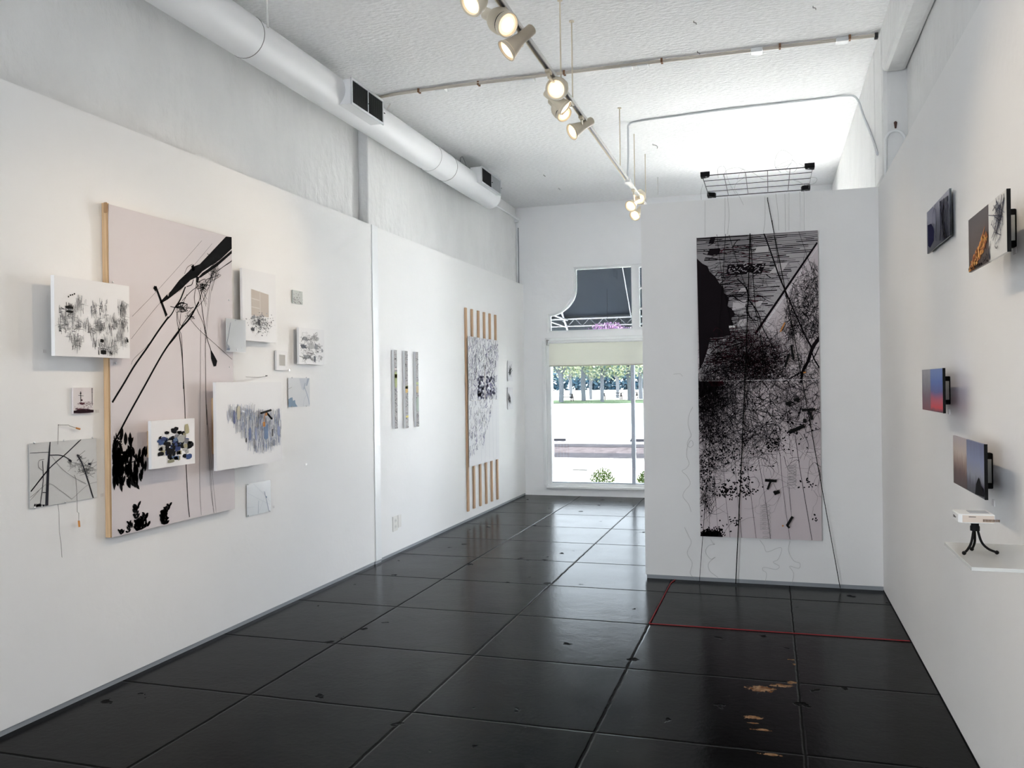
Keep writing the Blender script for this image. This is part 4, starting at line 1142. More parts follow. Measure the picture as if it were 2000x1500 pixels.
# lower sheet: edge line
A.line([(1365, 744.5), (1602, 741)], .005, cmat((.70, .66, .67)), 12); A.pixpoly([(1365, 745), (1404, 744.5), (1404, 757), (1366, 778)], KB, 12); A.pixpoly([(1383, 745), (1412, 744), (1414, 751), (1392, 757)], KR, 13)
A.pixpoly([(1512, 745), (1602, 742), (1604, 870), (1560, 880), (1520, 800)], cmat((.54, .47, .485)), 1)
tangle(750, bx(1366, 745, 1440, 860), (3, 7), .0032, KB, 13, dens=lambda x, y: math.exp(-((x - 1366) / 45) ** 2 - max(0, (y - 760) / 70) ** 2))
tangle(620, bx(1366, 745, 1605, 905), (4, 9), .0028, KB, 13, dens=lambda x, y: max(.06, 1.05 - (y - 745) / 150 - max(0, x - 1500) / 240), curl=.9)
tangle(150, bx(1366, 745, 1605, 850), (6, 12), .0045, KB, 14, curl=.5)
tangle(320, bx(1366, 840, 1520, 925), (3, 8), .0026, KB, 13, dens=lambda x, y: .9 - (y - 850) / 90)
tangle(150, bx(1366, 880, 1395, 990), (3, 7), .003, KB, 13, bias=(1.6, .5))
tangle(26, bx(1500, 830, 1605, 960), (8, 16), .0013, KB, 13, curl=.8)
# loose loops of thread line
for (cx, cy, rx, ry) in ((1470, 840, 48, 38), (1440, 810, 30, 34), (1510, 860, 40, 30), (1480, 880, 60, 26), (1428, 840, 26, 40), (1535, 800, 30, 40), (1545, 870, 26, 30), (1500, 800, 50, 50), (1590, 930, 12, 26), (1470, 945, 12, 14)):
    a0 = rnd.uniform(0, 6); A.line([(cx + rx * cos(a0 + t * .5) * rnd.uniform(.9, 1.1), cy + ry * sin(a0 + t * .5) * rnd.uniform(.9, 1.1)) for t in range(rnd.randint(8, 12))], .0024, KB, 14, k=4)
# little leaves and buds
for (cx, cy, sx, sy, nn) in ((1378, 935, 7, 18, 60), (1417, 958, 8, 7, 62), (1440, 955, 18, 10, 46), (1450, 935, 9, 12, 46), (1462, 960, 8, 7, 26), (1512, 868, 9, 6, 36), (1400, 900, 20, 14, 46), (1420, 885, 24, 10, 40), (1530, 830, 30, 26, 40), (1578, 945, 7, 5, 14), (1390, 1042, 11, 5, 90), (1378, 1040, 8, 6, 60), (1405, 1035, 8, 8, 30), (1437, 1018, 8, 5, 16), (1590, 1018, 4, 4, 6), (1370, 985, 8, 14, 16), (1470, 850, 60, 30, 70), (1390, 860, 16, 34, 80)):
    for i in range(nn): A.leaf(A.P(cx + rnd.gauss(0, sx), cy + rnd.gauss(0, sy)), rnd.uniform(0, 6.28), rnd.uniform(.011, .023), rnd.uniform(.008, .014), KB, 14)
A.pixpoly([(1368, 1048), (1369, 1040), (1376, 1041), (1382, 1033), (1390, 1040), (1400, 1036), (1407, 1040), (1412, 1047), (1411, 1050)], KB, 14)
A.line([(1411, 1046), (1425, 1025), (1440, 1014)], .002, KB, 14); A.line([(1445, 1020), (1460, 1012), (1475, 1010)], .0013, KB, 14)
# straight thread lines fanning down the lower sheet
for P_, w_ in (([(1383, 745), (1385, 900), (1386, 1050)], .002), ([(1388, 760), (1395, 930), (1402, 1036)], .0016), ([(1405, 750), (1415, 940), (1426, 1050)], .0022), ([(1433, 870), (1440, 960), (1449, 1052)], .0022), ([(1458, 900), (1467, 970), (1477, 1052)], .0025), ([(1478, 880), (1494, 970), (1505, 1053)], .0028), ([(1520, 850), (1530, 960), (1543, 1054)], .0025),
               ([(1553, 850), (1563, 920), (1586, 1055)], .0035), ([(1538, 940), (1545, 1000)], .0012), ([(1372, 930), (1376, 1000)], .002)):
    A.line(P_, w_, KB, 15)
for k in range(12):
    A.line([(1490 + 6 * sin(t * 1.3 + k), 985 + k * 4.2 + t * .5) for t in range(7)], .0010, G5, 14)
    A.line([(1548 + 8 * sin(t * .9 + k), 906 + k * 3.0 + t * .7) for t in range(7)], .0012, cmat((.25, .23, .24)), 14)
A.mb.build('print_sheet', E2)
MB().box((x0 + .10, VP + .006, z1 - .30), (x1 - .10, YP - .001, z1 - .26), M_WOOD).box((x0 + .10, VP + .006, z0 + .26), (x1 - .10, YP - .001, z0 + .30), M_WOOD).build('batten', E2)

# ------------------------------------------------------------------ wire grid panel on top of the partition
GZ = HP + .028
gx0, gx1, gy0, gy1 = -.456, .300, 6.27, 7.0
G = empty('wire_grid', (gx0, gy1, GZ), 'black wire storage grid panel with corner clips lying out over the top of the partition', 'grid')
gb = MB()
gb.tube([(gx0, gy0, GZ), (gx1, gy0, GZ), (gx1, gy1, GZ), (gx0, gy1, GZ), (gx0, gy0, GZ)], .0035, M_BLKMET, 8)
for i in range(1, 5): x = gx0 + (gx1 - gx0) * i / 5; gb.tube([(x, gy0, GZ), (x, gy1, GZ)], .0024, M_BLKMET, 6)
for i in range(1, 4): y = gy0 + (gy1 - gy0) * i / 4; gb.tube([(gx0, y, GZ + .004), (gx1, y, GZ + .004)], .0024, M_BLKMET, 6)
gb.build('wire_frame', G)
for cx, cy, sx, sy in ((gx0, gy0, 1, 1), (gx1, gy0, -1, 1), (gx0, gy1, 1, -1), (gx1, gy1, -1, -1)):
    c_ = MB().prism([(cx - .012 * sx, cy - .012 * sy, GZ - .008), (cx + .055 * sx, cy - .012 * sy, GZ - .008), (cx + .048 * sx, cy + .03 * sy, GZ - .008), (cx, cy + .06 * sy, GZ - .008), (cx - .012 * sx, cy + .06 * sy, GZ - .008)], (0, 0, .035), M_BLACK)
    c_ = c_.build('corner_clip', G, bevel=.003)
    MB().lathe([(.006, 0), (.006, .001)], mat('clip hole', (.75, .76, .78), .5), Matrix.Translation((cx + .028 * sx, cy + .004, GZ - .0092)), 12).build('clip_hole', c_)

# cords running from the grid or print to the floor
YC = VP - .05
M_CORD = mat('black cord', (.004, .004, .004), .8, spec=.05)


def cord(name, pts, r, label, cat='cord', group=None, m=None, kk=1):
    P = [Vector(p) for p in pts]
    if kk > 1: P = cr(P, kk)
    return tag(MB().tube(P, r, m or M_CORD, 6).build(name), label, cat, group)


def pY(x, y, v=YC): return onY(x, y, v)


cord('black_cord', [pY(1499, 383, gy1 - .005), (pY(1499, 390, YP - .012)), pY(1548, 640, YC), pY(1641, 1148.5, YC)], .0028, 'straight black cord slanting from the wire grid to the floor right of the collage')
cord('black_cord', [pY(1465, 456), pY(1459, 640), pY(1450, 860), pY(1437, 1140)], .0042, 'thickest black cord, from the collage top down to the floor near its middle')
cord('black_cord', [pY(1465, 456), pY(1475, 600), pY(1494, 705)], .0030, 'black cord from the same knot as the thickest one, ending in the branches')
cord('black_cord', [pY(1417, 457), pY(1411, 560), pY(1392, 800), pY(1376, 1000), pY(1366, 1137)], .0022, 'thin black cord reaching the floor left of the collage')
cord('black_cord', [pY(1400, 458), pY(1412, 560), pY(1445, 700), pY(1465, 745)], .0018, 'thin black cord crossing the upper left of the collage')
cord('black_cord', [pY(1424, 459), pY(1445, 530), pY(1480, 620), pY(1515, 690)], .0022, 'black cord slanting right from the upper left of the collage')
cord('black_cord', [pY(1508, 430), pY(1522, 530), pY(1541, 600), pY(1548, 650), pY(1552, 690)], .0016, 'thin cord falling behind the slanting cord to the t shaped pegs')
cord('black_cord', [pY(1560, 452), pY(1580, 510), pY(1597, 560)], .0014, 'thin cord near the upper right corner of the collage')
MT = mat('fine grey thread', (.28, .27, .26), .8)
MTL = mat('pale grey thread', (.45, .44, .43), .8)
tid = 0
thr = [([(1377, 392), (1377, 462)], 'far left'), ([(1416, 386), (1416, 430), (1415, 459)], 'second'), ([(1421, 384), (1424, 420), (1421, 458)], 'third'), ([(1494, 384), (1494, 430), (1491, 455)], 'fourth'), ([(1515, 378), (1520, 420), (1521, 450)], 'fifth'), ([(1533, 378), (1534, 452)], 'sixth'), ([(1541, 376), (1541, 450)], 'seventh'), ([(1562, 374), (1563, 410), (1563, 450)], 'eighth'), ([(1570, 372), (1571, 450)], 'ninth')]
for P_, nm in thr:
    cord('hanging_thread', [pY(x, y, YC + .01) for x, y in P_], .0011, nm + ' of nine fine threads hanging from the wire grid to the collage, from the left' if nm != 'far left' else 'leftmost of nine fine threads hanging from the wire grid to the collage', 'thread', 'threads below the wire grid', MT, 4)
for P_, lab in (([(1525, 337), (1514, 325), (1516, 305), (1528, 293), (1545, 302), (1548, 310), (1540, 322), (1514, 328), (1530, 318), (1548, 313), (1557, 325), (1550, 336), (1535, 333), (1546, 318)], 'tangled loop of fine thread standing above the right part of the grid'),
                ([(1403, 348), (1402, 330), (1410, 324), (1416, 328), (1420, 345), (1426, 360), (1436, 378)], 'fine thread loop above the left part of the grid'),
                ([(1412, 345), (1420, 332), (1440, 327), (1454, 332), (1470, 337), (1490, 350), (1510, 352)], 'fine thread arching low over the middle of the grid'),
                ([(1440, 352), (1444, 340), (1452, 330), (1454, 345), (1438, 358), (1435, 370), (1442, 380), (1452, 400)], 'fine thread loop hanging through the middle of the grid'),
                ([(1560, 319), (1575, 327), (1585, 331)], 'short stray thread by the right grid corner'),
                ([(1580, 346), (1595, 348), (1592, 357), (1575, 362), (1560, 355), (1550, 352)], 'thread loop sticking out right of the grid'),
                ([(1373, 360), (1369, 375), (1370, 390)], 'thread drooping off the left end of the grid')):
    cord('thread_loop', [onY(x, y, (6.30 if 'stray' in lab else 6.60) + .05 * (i % 3)) for i, (x, y) in enumerate(P_)], .0011, lab, 'thread', 'loose threads on the wire grid', MTL, 5)
for P_, lab in (([(1388, 1053), (1393, 1062), (1396, 1063), (1384, 1066), (1378, 1078), (1388, 1092), (1397, 1088), (1384, 1100), (1386, 1115), (1402, 1128), (1396, 1131), (1378, 1133)], 'loose curly thread hanging below the lower left corner of the collage'),
                ([(1484, 1055), (1492, 1066), (1498, 1078), (1520, 1070), (1527, 1073), (1520, 1092), (1510, 1098), (1522, 1106), (1515, 1112), (1492, 1108), (1490, 1114), (1497, 1120), (1494, 1141)], 'loose curly thread hanging below the middle of the collage'),
                ([(1543, 1056), (1540, 1075), (1550, 1095), (1562, 1100), (1560, 1110), (1542, 1106), (1550, 1120), (1546, 1142)], 'loose curly thread hanging below the right half of the collage'),
                ([(1353, 795), (1346, 810), (1344, 830), (1350, 850), (1345, 858), (1342, 868), (1348, 874), (1354, 868), (1350, 860), (1343, 870), (1341, 890), (1346, 905), (1340, 915), (1332, 920), (1342, 930), (1348, 945), (1338, 958), (1334, 970), (1345, 985), (1350, 1000)], 'long curly thread hanging beside the left edge of the collage'),
                ([(1337, 1030), (1344, 1045), (1350, 1060), (1342, 1080), (1352, 1100), (1348, 1120), (1360, 1132)], 'faint curly thread low on the left of the collage'),
                ([(1315, 731), (1328, 730), (1333, 735)], 'short bent thread stuck on the partition left of the collage')):
    cord('loose_thread', [onY(x, y, YP - .012) for x, y in P_], .0011, lab, 'thread', None, MTL, 5)
sp = []
for t in range(90):
    a = t * .55; sp.append(onY(1496 + 8 * cos(a) + (t * .02), 985 + t * .75 + 4 * sin(a), YC + .012))
cord('loose_thread', sp, .0010, 'coiled spiral thread hanging in front of the lower collage', 'thread', None, MT)
sp = [onY(1546 + 9 * cos(t * .6), 908 + t * .55 + 4 * sin(t * .6), YC + .012) for t in range(80)]
cord('loose_thread', sp, .0010, 'coiled thread bundle on the right of the lower collage', 'thread', None, MT)


def bars(name, label, segs, hang=None):
    """hanging pegs: list of (p, q, radius px, colour)"""
    allp = [pY(*s[0], YC - .012) for s in segs] + [pY(*s[1], YC - .012) for s in segs]
    e = empty(name, min(allp, key=lambda q: q.z), label, 'sculpture piece', 'pegs hung before the collage')
    for s in segs:
        MB().tube([pY(*s[0], YC - .012), pY(*s[1], YC - .012)], s[2], s[3], 8).build('peg', e)
    if hang: MB().tube([pY(*hang[0], YC - .012), pY(*hang[1], YC - .012)], .0012, M_CORD, 5).build('thread', e)


B_ = M_BLACK; O_ = M_ORANGE
bars('hanging_peg', 'orange peg hanging before the upper right of the collage', [((1524, 648), (1533, 630), .0055, O_)], ((1533, 630), (1538, 600)))
bars('hanging_peg', 'upright black peg, upper of two close together above the sheet joint', [((1545, 674), (1550, 702), .009, B_)], ((1545, 674), (1541, 640)))
bars('hanging_peg', 'slanting black peg just left of the upright one above the sheet joint', [((1541, 691), (1533, 717), .009, B_)], ((1541, 691), (1541, 660)))
bars('hanging_peg', 'tiny orange peg on the thick limb at the right', [((1569, 728), (1574, 727), .006, O_)], ((1571, 727), (1571, 690)))
bars('hanging_peg', 'black t shaped pegs high on the right of the lower sheet', [((1566, 801), (1592, 799.5), .010, B_), ((1579, 801), (1587, 820), .009, B_), ((1572, 818), (1571, 826), .012, B_)], ((1571, 800), (1571, 819)))
bars('hanging_peg', 'stout black peg lying diagonal on the right of the lower sheet', [((1541, 845), (1571, 831), .014, B_)], ((1541, 797), (1548, 842)))
bars('hanging_peg', 'small black blob of pegs, left of the two near the upper t shape', [((1535, 789), (1545, 786), .014, B_), ((1540, 786), (1543, 794), .010, B_)])
bars('hanging_peg', 'small black blob of pegs, right of the two near the upper t shape', [((1550, 782), (1561, 778), .012, B_), ((1557, 778), (1559, 786), .009, B_)])
bars('hanging_peg', 'black t shaped pegs with two short pegs dangling, low in the middle of the collage', [((1494, 938), (1517, 939.5), .011, B_), ((1505, 940), (1499, 956), .008, B_), ((1512, 959), (1516, 966), .011, B_), ((1518, 958), (1521, 964), .011, B_)], ((1511, 944), (1517, 958)))
bars('hanging_peg', 'lowest black peg with a foot near the bottom of the collage', [((1537, 1027), (1548, 1009), .010, B_), ((1537, 1026), (1542, 1031), .008, B_), ((1528, 1026), (1530, 1028), .006, O_)], ((1546, 1009), (1541, 950)))

# red string on the floor
cord('red_string', [(-.765, YP - .02, .004), (-.786, 6.837, .004), (-.795, 5.66, .004)], .0042, 'red line in the floor joint running from the partition towards the camera', 'string', 'red lines on the floor', M_RED)
cord('red_string', [(-.795, 5.655, .004), (.794, 5.667, .004)], .003, 'red line across the dark floor to the right wall', 'string', 'red lines on the floor', M_RED)

# ------------------------------------------------------------------ works on the right wall


def grad(name, stops, axis='Z', lo=0, hi=1, var=0, vs=8, stretch=(1, 1, 1), rough=.35):
    """printed picture with a vertical colour course of its own plus soft streaks"""
    m = bpy.data.materials.new(name); m.use_nodes = True; nt = m.node_tree; b = nt.nodes['Principled BSDF']; b.inputs['Roughness'].default_value = rough
    tc = nt.nodes.new('ShaderNodeTexCoord'); mp = nt.nodes.new('ShaderNodeMapping'); mp.inputs['Scale'].default_value = stretch
    n = nt.nodes.new('ShaderNodeTexNoise'); n.inputs['Scale'].default_value = vs; n.inputs['Detail'].default_value = 6; n.inputs['Roughness'].default_value = .65
    sp_ = nt.nodes.new('ShaderNodeSeparateXYZ'); mr = nt.nodes.new('ShaderNodeMapRange'); r = nt.nodes.new('ShaderNodeValToRGB')
    nt.links.new(tc.outputs['Object'], mp.inputs[0]); nt.links.new(mp.outputs[0], n.inputs['Vector']); nt.links.new(tc.outputs['Object'], sp_.inputs[0])
    mr.inputs['From Min'].default_value = lo; mr.inputs['From Max'].default_value = hi; nt.links.new(sp_.outputs[axis], mr.inputs[0])
    ma = nt.nodes.new('ShaderNodeMath'); ma.operation = 'MULTIPLY_ADD'; nt.links.new(n.outputs[0], ma.inputs[0]); ma.inputs[1].default_value = var * 2
    ad = nt.nodes.new('ShaderNodeMath'); ad.operation = 'SUBTRACT'; nt.links.new(mr.outputs[0], ad.inputs[0]); ad.inputs[1].default_value = var
    nt.links.new(ad.outputs[0], ma.inputs[2]); nt.links.new(ma.outputs[0], r.inputs[0])
    el = r.color_ramp.elements
    while len(el) < len(stops): el.new(.5)
    for q, (p_, c_) in zip(el, stops): q.position = p_; q.color = (*c_, 1)
    nt.links.new(r.outputs[0], b.inputs['Base Color']); return m


def right_panel(name, val, ya, yb, z0, z1, split, mats, label, bracket=None, th=.008):
    """ya far, yb near"""
    e = empty(name, (val, yb, z0), label, 'artwork')
    ym = ya + (yb - ya) * split
    # left image in the view is the far half
    if split < 1:
        o1 = MB().box((val, ym, z0), (val + th, ya, z1), mats[0]).build('picture_far', e, origin=(val, ym, z0))
        o2 = MB().box((val, yb, z0), (val + th, ym - .001, z1), mats[1]).build('picture_near', e, origin=(val, yb, z0))
    else:
        o1 = MB().box((val, yb, z0), (val + th, ya, z1), mats[0]).build('picture', e, origin=(val, yb, z0))
    MB().box((val - .0006, yb - .004, z0 - .001), (val + th + .002, yb, z1 + .001), M_BLACK if bracket else M_ACRYL).build('edge', e)
    if bracket:
        y_, zt, zb_ = bracket
        h = zt - zb_
        bk = MB().box((val + th, y_, zb_), (XR, y_ + .035, zt), M_BLACK).build('bracket', e, bevel=.004)
        MB().box((val + th + .012, y_ - .003, zb_ + h * .17), (XR - .006, y_ + .001, zt - h * .17), mat('bracket label grey', (.55, .56, .54), .5)).build('bracket_label', bk)
    return e


hz = .20
# 1 dark hair-like print
m1 = grad('dark hair print', [(0.0, (.012, .012, .03)), (.35, (.03, .03, .06)), (.55, (.06, .06, .11)), (.8, (.16, .15, .22)), (1, (.36, .35, .42))], 'Z', 0, .2, .40, 26, (1, 3.0, .5))
e = right_panel('dark_hair_print', .775, 4.77, 4.20, 2.245, 2.455, 1, [m1], 'unframed dark blue black print, farthest of the upper pair on the right wall')
A = Art('R', .7745, 4.20, 4.77, 2.245, 2.455, .0002, m1)
A.pixpoly([(1812, 440), (1819, 437), (1825, 447), (1824, 470), (1817, 484), (1813, 480)], cmat((.012, .012, .05)), 2)
A.pixpoly([(1811, 412), (1822, 404), (1830, 410), (1828, 440), (1822, 434), (1813, 440)], cmat((.28, .28, .36)), 1)
for i in range(34):
    x = rnd.uniform(1826, 1853); A.line([(x, 400 - (x - 1826) * .7), (x + rnd.gauss(0, 2), 430), (x + rnd.gauss(0, 3), 470)], .006, rnd.choice((cmat((.015, .015, .03)), cmat((.12, .12, .18)), cmat((.03, .03, .02)))), 3)
A.build('streaks', parent=e)
# 2 cloud and branches
mc = grad('dusk sky print', [(0, (.05, .022, .012)), (.4, (.075, .040, .028)), (1, (.065, .045, .048))], 'Z', 0, .19, .05, 6)
m2 = mat('snow white print', (.78, .76, .72), .35)
e = right_panel('cloud_print', .68, 3.360, 2.850, 1.980, 2.166, .565, [mc, m2], 'double print with orange cloud and snowy branches, nearer upper one on the right wall', (3.23, 2.175, 2.045))
A = Art('R', .6794, 2.851, 3.359, 1.981, 2.165, .0002, m2)
A.mb = MB()
OR = [cmat((.62, .26, .07)), cmat((.45, .17, .05)), cmat((.75, .38, .12)), cmat((.30, .10, .04))]
for i in range(230):
    t = rnd.random(); cx = 1896 + t * 30; cy = 530 - t ** .8 * 62 + rnd.gauss(0, 5) - (cx - 1896) * .3
    if cx > 1931: continue
    s = A.P(cx + rnd.gauss(0, 2.5), min(cy + 4, 529 - (cx - 1893) * .4)); l = rnd.uniform(.006, .014)
    A.poly([(s[0] + l * cos(a) * rnd.uniform(.7, 1), s[1] + l * .8 * sin(a) * rnd.uniform(.7, 1)) for a in [pi / 4 * k for k in range(8)]], rnd.choice(OR), rnd.randint(1, 6))
A.line([(1916, 478), (1919, 462), (1924, 442)], .014, OR[1], 3, .004)
for P_, w_ in (([(1934, 505), (1933, 490), (1936, 470)], .016), ([(1958, 380), (1950, 440), (1944, 480)], .006), ([(1962, 385), (1956, 420), (1948, 450), (1940, 470)], .008), ([(1940, 412), (1945, 402), (1948, 398)], .004), ([(1937, 440), (1940, 430)], .004), ([(1946, 440), (1942, 455), (1938, 465)], .006), ([(1955, 400), (1960, 430), (1955, 450)], .004), ([(1950, 480), (1947, 485), (1944, 480)], .003), ([(1962, 378), (1961, 400), (1955, 430)], .007)):
    A.line(P_, w_, cmat((.05, .05, .07)), 7, .002)
for i in range(70): A.line([(1951 + rnd.gauss(0, 5), 425 + rnd.gauss(0, 24)), (1949 + rnd.gauss(0, 5), 430 + rnd.gauss(0, 24))], .0022, rnd.choice((cmat((.08, .08, .12)), cmat((.25, .26, .32)))), 7)
for i in range(60):
    s_ = (1893 + rnd.random() * 41); A.leaf(A.P(s_, 529 - (s_ - 1893) * .42 - abs(rnd.gauss(0, 2 + (s_ > 1922) * 6))), rnd.uniform(0, 3), .009, .006, cmat((.015, .012, .012)), 8)
A.build('marks', parent=e)
# 3 red blue sunset
m3a = grad('grey rose thicket print', [(0, (.30, .10, .12)), (.35, (.22, .14, .18)), (.6, (.30, .28, .31)), (1, (.48, .47, .50))], 'Z', 0, .19, .30, 30, (1, 1, .8))
m3b = grad('blue and red sunset print', [(0, (.10, .06, .10)), (.10, (.75, .05, .07)), (.30, (.55, .10, .16)), (.48, (.11, .13, .36)), (.7, (.10, .18, .50)), (1, (.20, .30, .62))], 'Z', 0, .19, .10, 9)
e = right_panel('sunset_print', .70, 4.500, 3.985, 1.458, 1.649, .43, [m3a, m3b], 'double print with grey thicket and blue sky over red glow on the right wall', (4.37, 1.616, 1.484))
# 4 grey blue streaks
m4a = grad('brown reed print', [(0, (.05, .02, .02)), (.3, (.12, .06, .05)), (.5, (.32, .22, .18)), (.7, (.55, .46, .40)), (1, (.50, .44, .46))], 'Z', 0, .19, .28, 22, (1, 3, .6))
m4b = grad('blue grey streak print', [(0, (.012, .012, .02)), (.2, (.05, .05, .08)), (.38, (.25, .27, .34)), (.65, (.22, .26, .42)), (1, (.14, .16, .28))], 'Z', 0, .19, .26, 9, (1, 3.5, .5))
e = right_panel('reed_print', .70, 3.788, 3.268, 1.185, 1.375, .47, [m4a, m4b], 'double print with brown reeds and grey blue streaks, just above the small projector', (3.595, 1.320, 1.184))
A = Art('R', .6994, 3.27, 3.54, 1.186, 1.374, .0002, m4b); A.mb = MB()
A.pixpoly([(1905, 965), (1907, 945), (1912, 932), (1916, 948), (1921, 955), (1922, 971)], cmat((.01, .01, .012)), 2)
A.build('dark_peak', parent=e)
for q, lab in (((1983, 489), 'clear wall label tag right of the cloud print'), ((1941, 982), 'clear wall label tag right of the reed print'), ((1854, 804), 'tiny round wall tag right of the sunset print')):
    p_ = onX(*q, XR)
    o = MB().box((XR - .003, p_.y - .018, p_.z - .012), (XR, p_.y + .018, p_.z + .012), mat('clear tag', (.80, .78, .77), .2)).build('wall_tag'); tag(o, lab, 'label', 'tags on the walls')
for q, lab in (((86, 686), 'tiny clear tag on the left wall left of the ink sketch panel'), ((190, 803), 'tiny clear tag on the left wall right of the ship print'), ((199, 967), 'tiny clear tag on the left wall right of the pole photograph'), ((535, 990), 'tiny clear tag on the left wall right of the pole sheet'), ((598, 907), 'tiny clear tag on the bare left wall below the leaf sheet'), ((565, 723), 'tiny clear tag beside the tiny text panel')):
    p_ = onX(*q, XL)
    o = MB().box((XL, p_.y - .010, p_.z - .008), (XL + .002, p_.y + .010, p_.z + .008), mat('clear tag', (.80, .78, .77), .2)).build('wall_tag'); tag(o, lab, 'label', 'tags on the walls')

# ------------------------------------------------------------------ acrylic shelf, mini tripod and pocket projector
SZ = 1.100
SH = empty('acrylic_shelf', (XR, 2.515, SZ - .01), 'clear acrylic shelf on the right wall carrying the small projector', 'shelf')
M_SHELF = mat('milky acrylic', (.80, .81, .79), .12, alpha=.75)
MB().box((.505, 2.515, SZ - .010), (XR, 2.885, SZ), M_SHELF).build('shelf_plate', SH, bevel=.001)
MB().box((XR - .008, 2.52, SZ), (XR, 2.88, SZ + .06), M_SHELF).build('back_flange', SH)
YPJ = 2.80
TP = empty('mini_tripod', (.575, 2.70, SZ), 'black bendy mini tripod standing on the acrylic shelf', 'tripod')
hd = pY(1904, 1020, 2.70)
f1 = onZ(1883, 1080, SZ + .006); f2 = onZ(1898, 1072, SZ + .006); f3 = onZ(1947, 1079, SZ + .006)
hub = Vector((hd.x, 2.70, pY(1904, 1028, 2.70).z))
MB().lathe([(.0125, -.012), (.0125, .0), (.0105, .003), (.0105, .010)], M_BLACK, Matrix.Translation(hub), 18).build('head', TP)
for ft, bow in ((f1, .005), (f2, .004), (f3, -.020)):
    top = hub + Vector(((ft.x - hub.x) * .12, (ft.y - hub.y) * .12, -.010))
    mid = top.lerp(ft, .45) + Vector((bow if bow > 0 else -.012, 0, -.006))
    mid2 = top.lerp(ft, .75) + Vector((bow * .6 if bow > 0 else -.010, 0, -.006))
    MB().tube(cr([top, mid, mid2, ft], 6), .0034, M_BLACK, 10).build('leg', TP)
    MB().lathe([(.0005, -.006), (.0045, -.004), (.0062, 0), (.0045, .004), (.0005, .006)], M_BLACK, Matrix.Translation(ft), 14).build('foot', TP)
zb = pY(1904, 1019, 2.70).z
PJ = empty('pocket_projector', (hub.x, 2.70, zb), 'small white pocket projector on the mini tripod', 'projector')
fx0 = pY(1875, 1010, 2.665).x; fx1 = pY(1944, 1010, 2.665).x
zt = zb + .026
bd = MB()
M_PJ = mat('projector beige face', (.66, .56, .48), .5); M_PJW = mat('projector white shell', (.80, .80, .79), .4)
body = MB().prism([(fx0 + .004, 2.665, zb), (fx1, 2.665, zb), (fx1, 2.760, zb), (fx0 + .0, 2.760, zb), (fx0 - .004, 2.752, zb), (fx0 - .004, 2.672, zb)], (0, 0, .026), M_PJW).build('body', PJ, bevel=.003)
MB().box((fx0 + .006, 2.6638, zb + .003), (fx1 - .003, 2.6655, zt - .003), M_PJ).build('front_face', PJ)
vb = MB()
for i in range(12): x = fx0 + .058 + i * .0036; vb.box((x, 2.663, zb + .006), (x + .0022, 2.664, zb + .013), mat('vent brown', (.10, .05, .02), .7))
vb.build('vent', PJ)
MB().box((fx0 + .022, 2.663, zt - .008), (fx0 + .040, 2.664, zt - .0065), M_BLACK).build('slot', PJ)
MB().box((fx0 + .030, 2.69, zt), (fx0 + .080, 2.74, zt + .0008), mat('grey lid', (.42, .44, .47), .3)).build('lid', PJ)
for y, hh in ((2.728, .007), (2.715, .006), (2.702, .003)): MB().box((fx0 - .0048, y - .003, zb + .012 - hh / 2), (fx0 - .0038, y + .003, zb + .012 + hh / 2), M_BLACK).build('port', PJ)

# ------------------------------------------------------------------ outside the window
GZ0 = -.15
M_WALK = mat('pale concrete walk', (.52, .51, .49), .85, spec=0, var=.08, vscale=.8, bump=.004, bscale=12)
M_ROAD = mat('sun bleached asphalt', (.44, .44, .45), .9, spec=0, var=.05, vscale=.4)
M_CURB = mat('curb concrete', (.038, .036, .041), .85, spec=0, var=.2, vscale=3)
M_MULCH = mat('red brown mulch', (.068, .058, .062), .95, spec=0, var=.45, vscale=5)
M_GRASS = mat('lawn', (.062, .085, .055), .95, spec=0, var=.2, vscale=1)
M_SAND = mat('pale gravel', (.55, .53, .50), .9, spec=0, var=.08, vscale=.3)


def slab(name, y0, y1, z, m, x0=-90, x1=60, h=.3):
    o = MB().box((x0, y0, z - h), (x1, y1, z), m).build(name, origin=(0, y0, z)); o['kind'] = 'structure'; return o


slab('sidewalk', YF + .25, 19.8, GZ0, M_WALK, -30, 30)
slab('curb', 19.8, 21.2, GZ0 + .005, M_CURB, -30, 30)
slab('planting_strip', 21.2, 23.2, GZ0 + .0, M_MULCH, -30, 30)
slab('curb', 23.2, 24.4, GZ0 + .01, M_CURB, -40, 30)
slab('street', 24.4, 75.5, GZ0, M_ROAD)
slab('lawn_strip', 75.5, 92, GZ0 + .02, M_GRASS)
slab('gravel_yard', 92, 104, GZ0 + .03, M_SAND, -150, 90)
o_ = MB().prism([(-150, 104, GZ0 - .3), (-150, 104, GZ0 + .03), (-150, 124, .72), (-150, 230, .75), (-150, 230, GZ0 - .3)], (240, 0, 0), M_SAND).build('gravel_bank', origin=(0, 104, GZ0)); o_['kind'] = 'structure'
for x in (-6.6, -4.1, -9.0):
    tag(MB().prism([(x, 25.5, GZ0), (x + .5, 25.5, GZ0), (x + .48, 25.55, GZ0 + .08), (x + .02, 25.55, GZ0 + .08)], (0, .12, 0), M_CURB).build('wheel_stop'), ['wheel stop block right of the window middle at the street edge', 'wheel stop block seen near the window mullion', 'leftmost wheel stop block at the street edge'][[-6.6, -4.1, -9.0].index(x)], 'wheel stop', 'wheel stops along the street')
for (x, y) in ((-3.9, 16.9), (-2.45, 16.7)):
    tag(MB().box((x, y, GZ0), (x + .30, y + .10, GZ0 + .012), mat('dark patch', (.05, .05, .048), .9, spec=0)).build('leaf_litter'), 'small dark patch of leaf litter on the walk, %s' % ('left one' if x < -3 else 'right one'), 'litter', 'patches on the walk')

rt = random.Random(5)


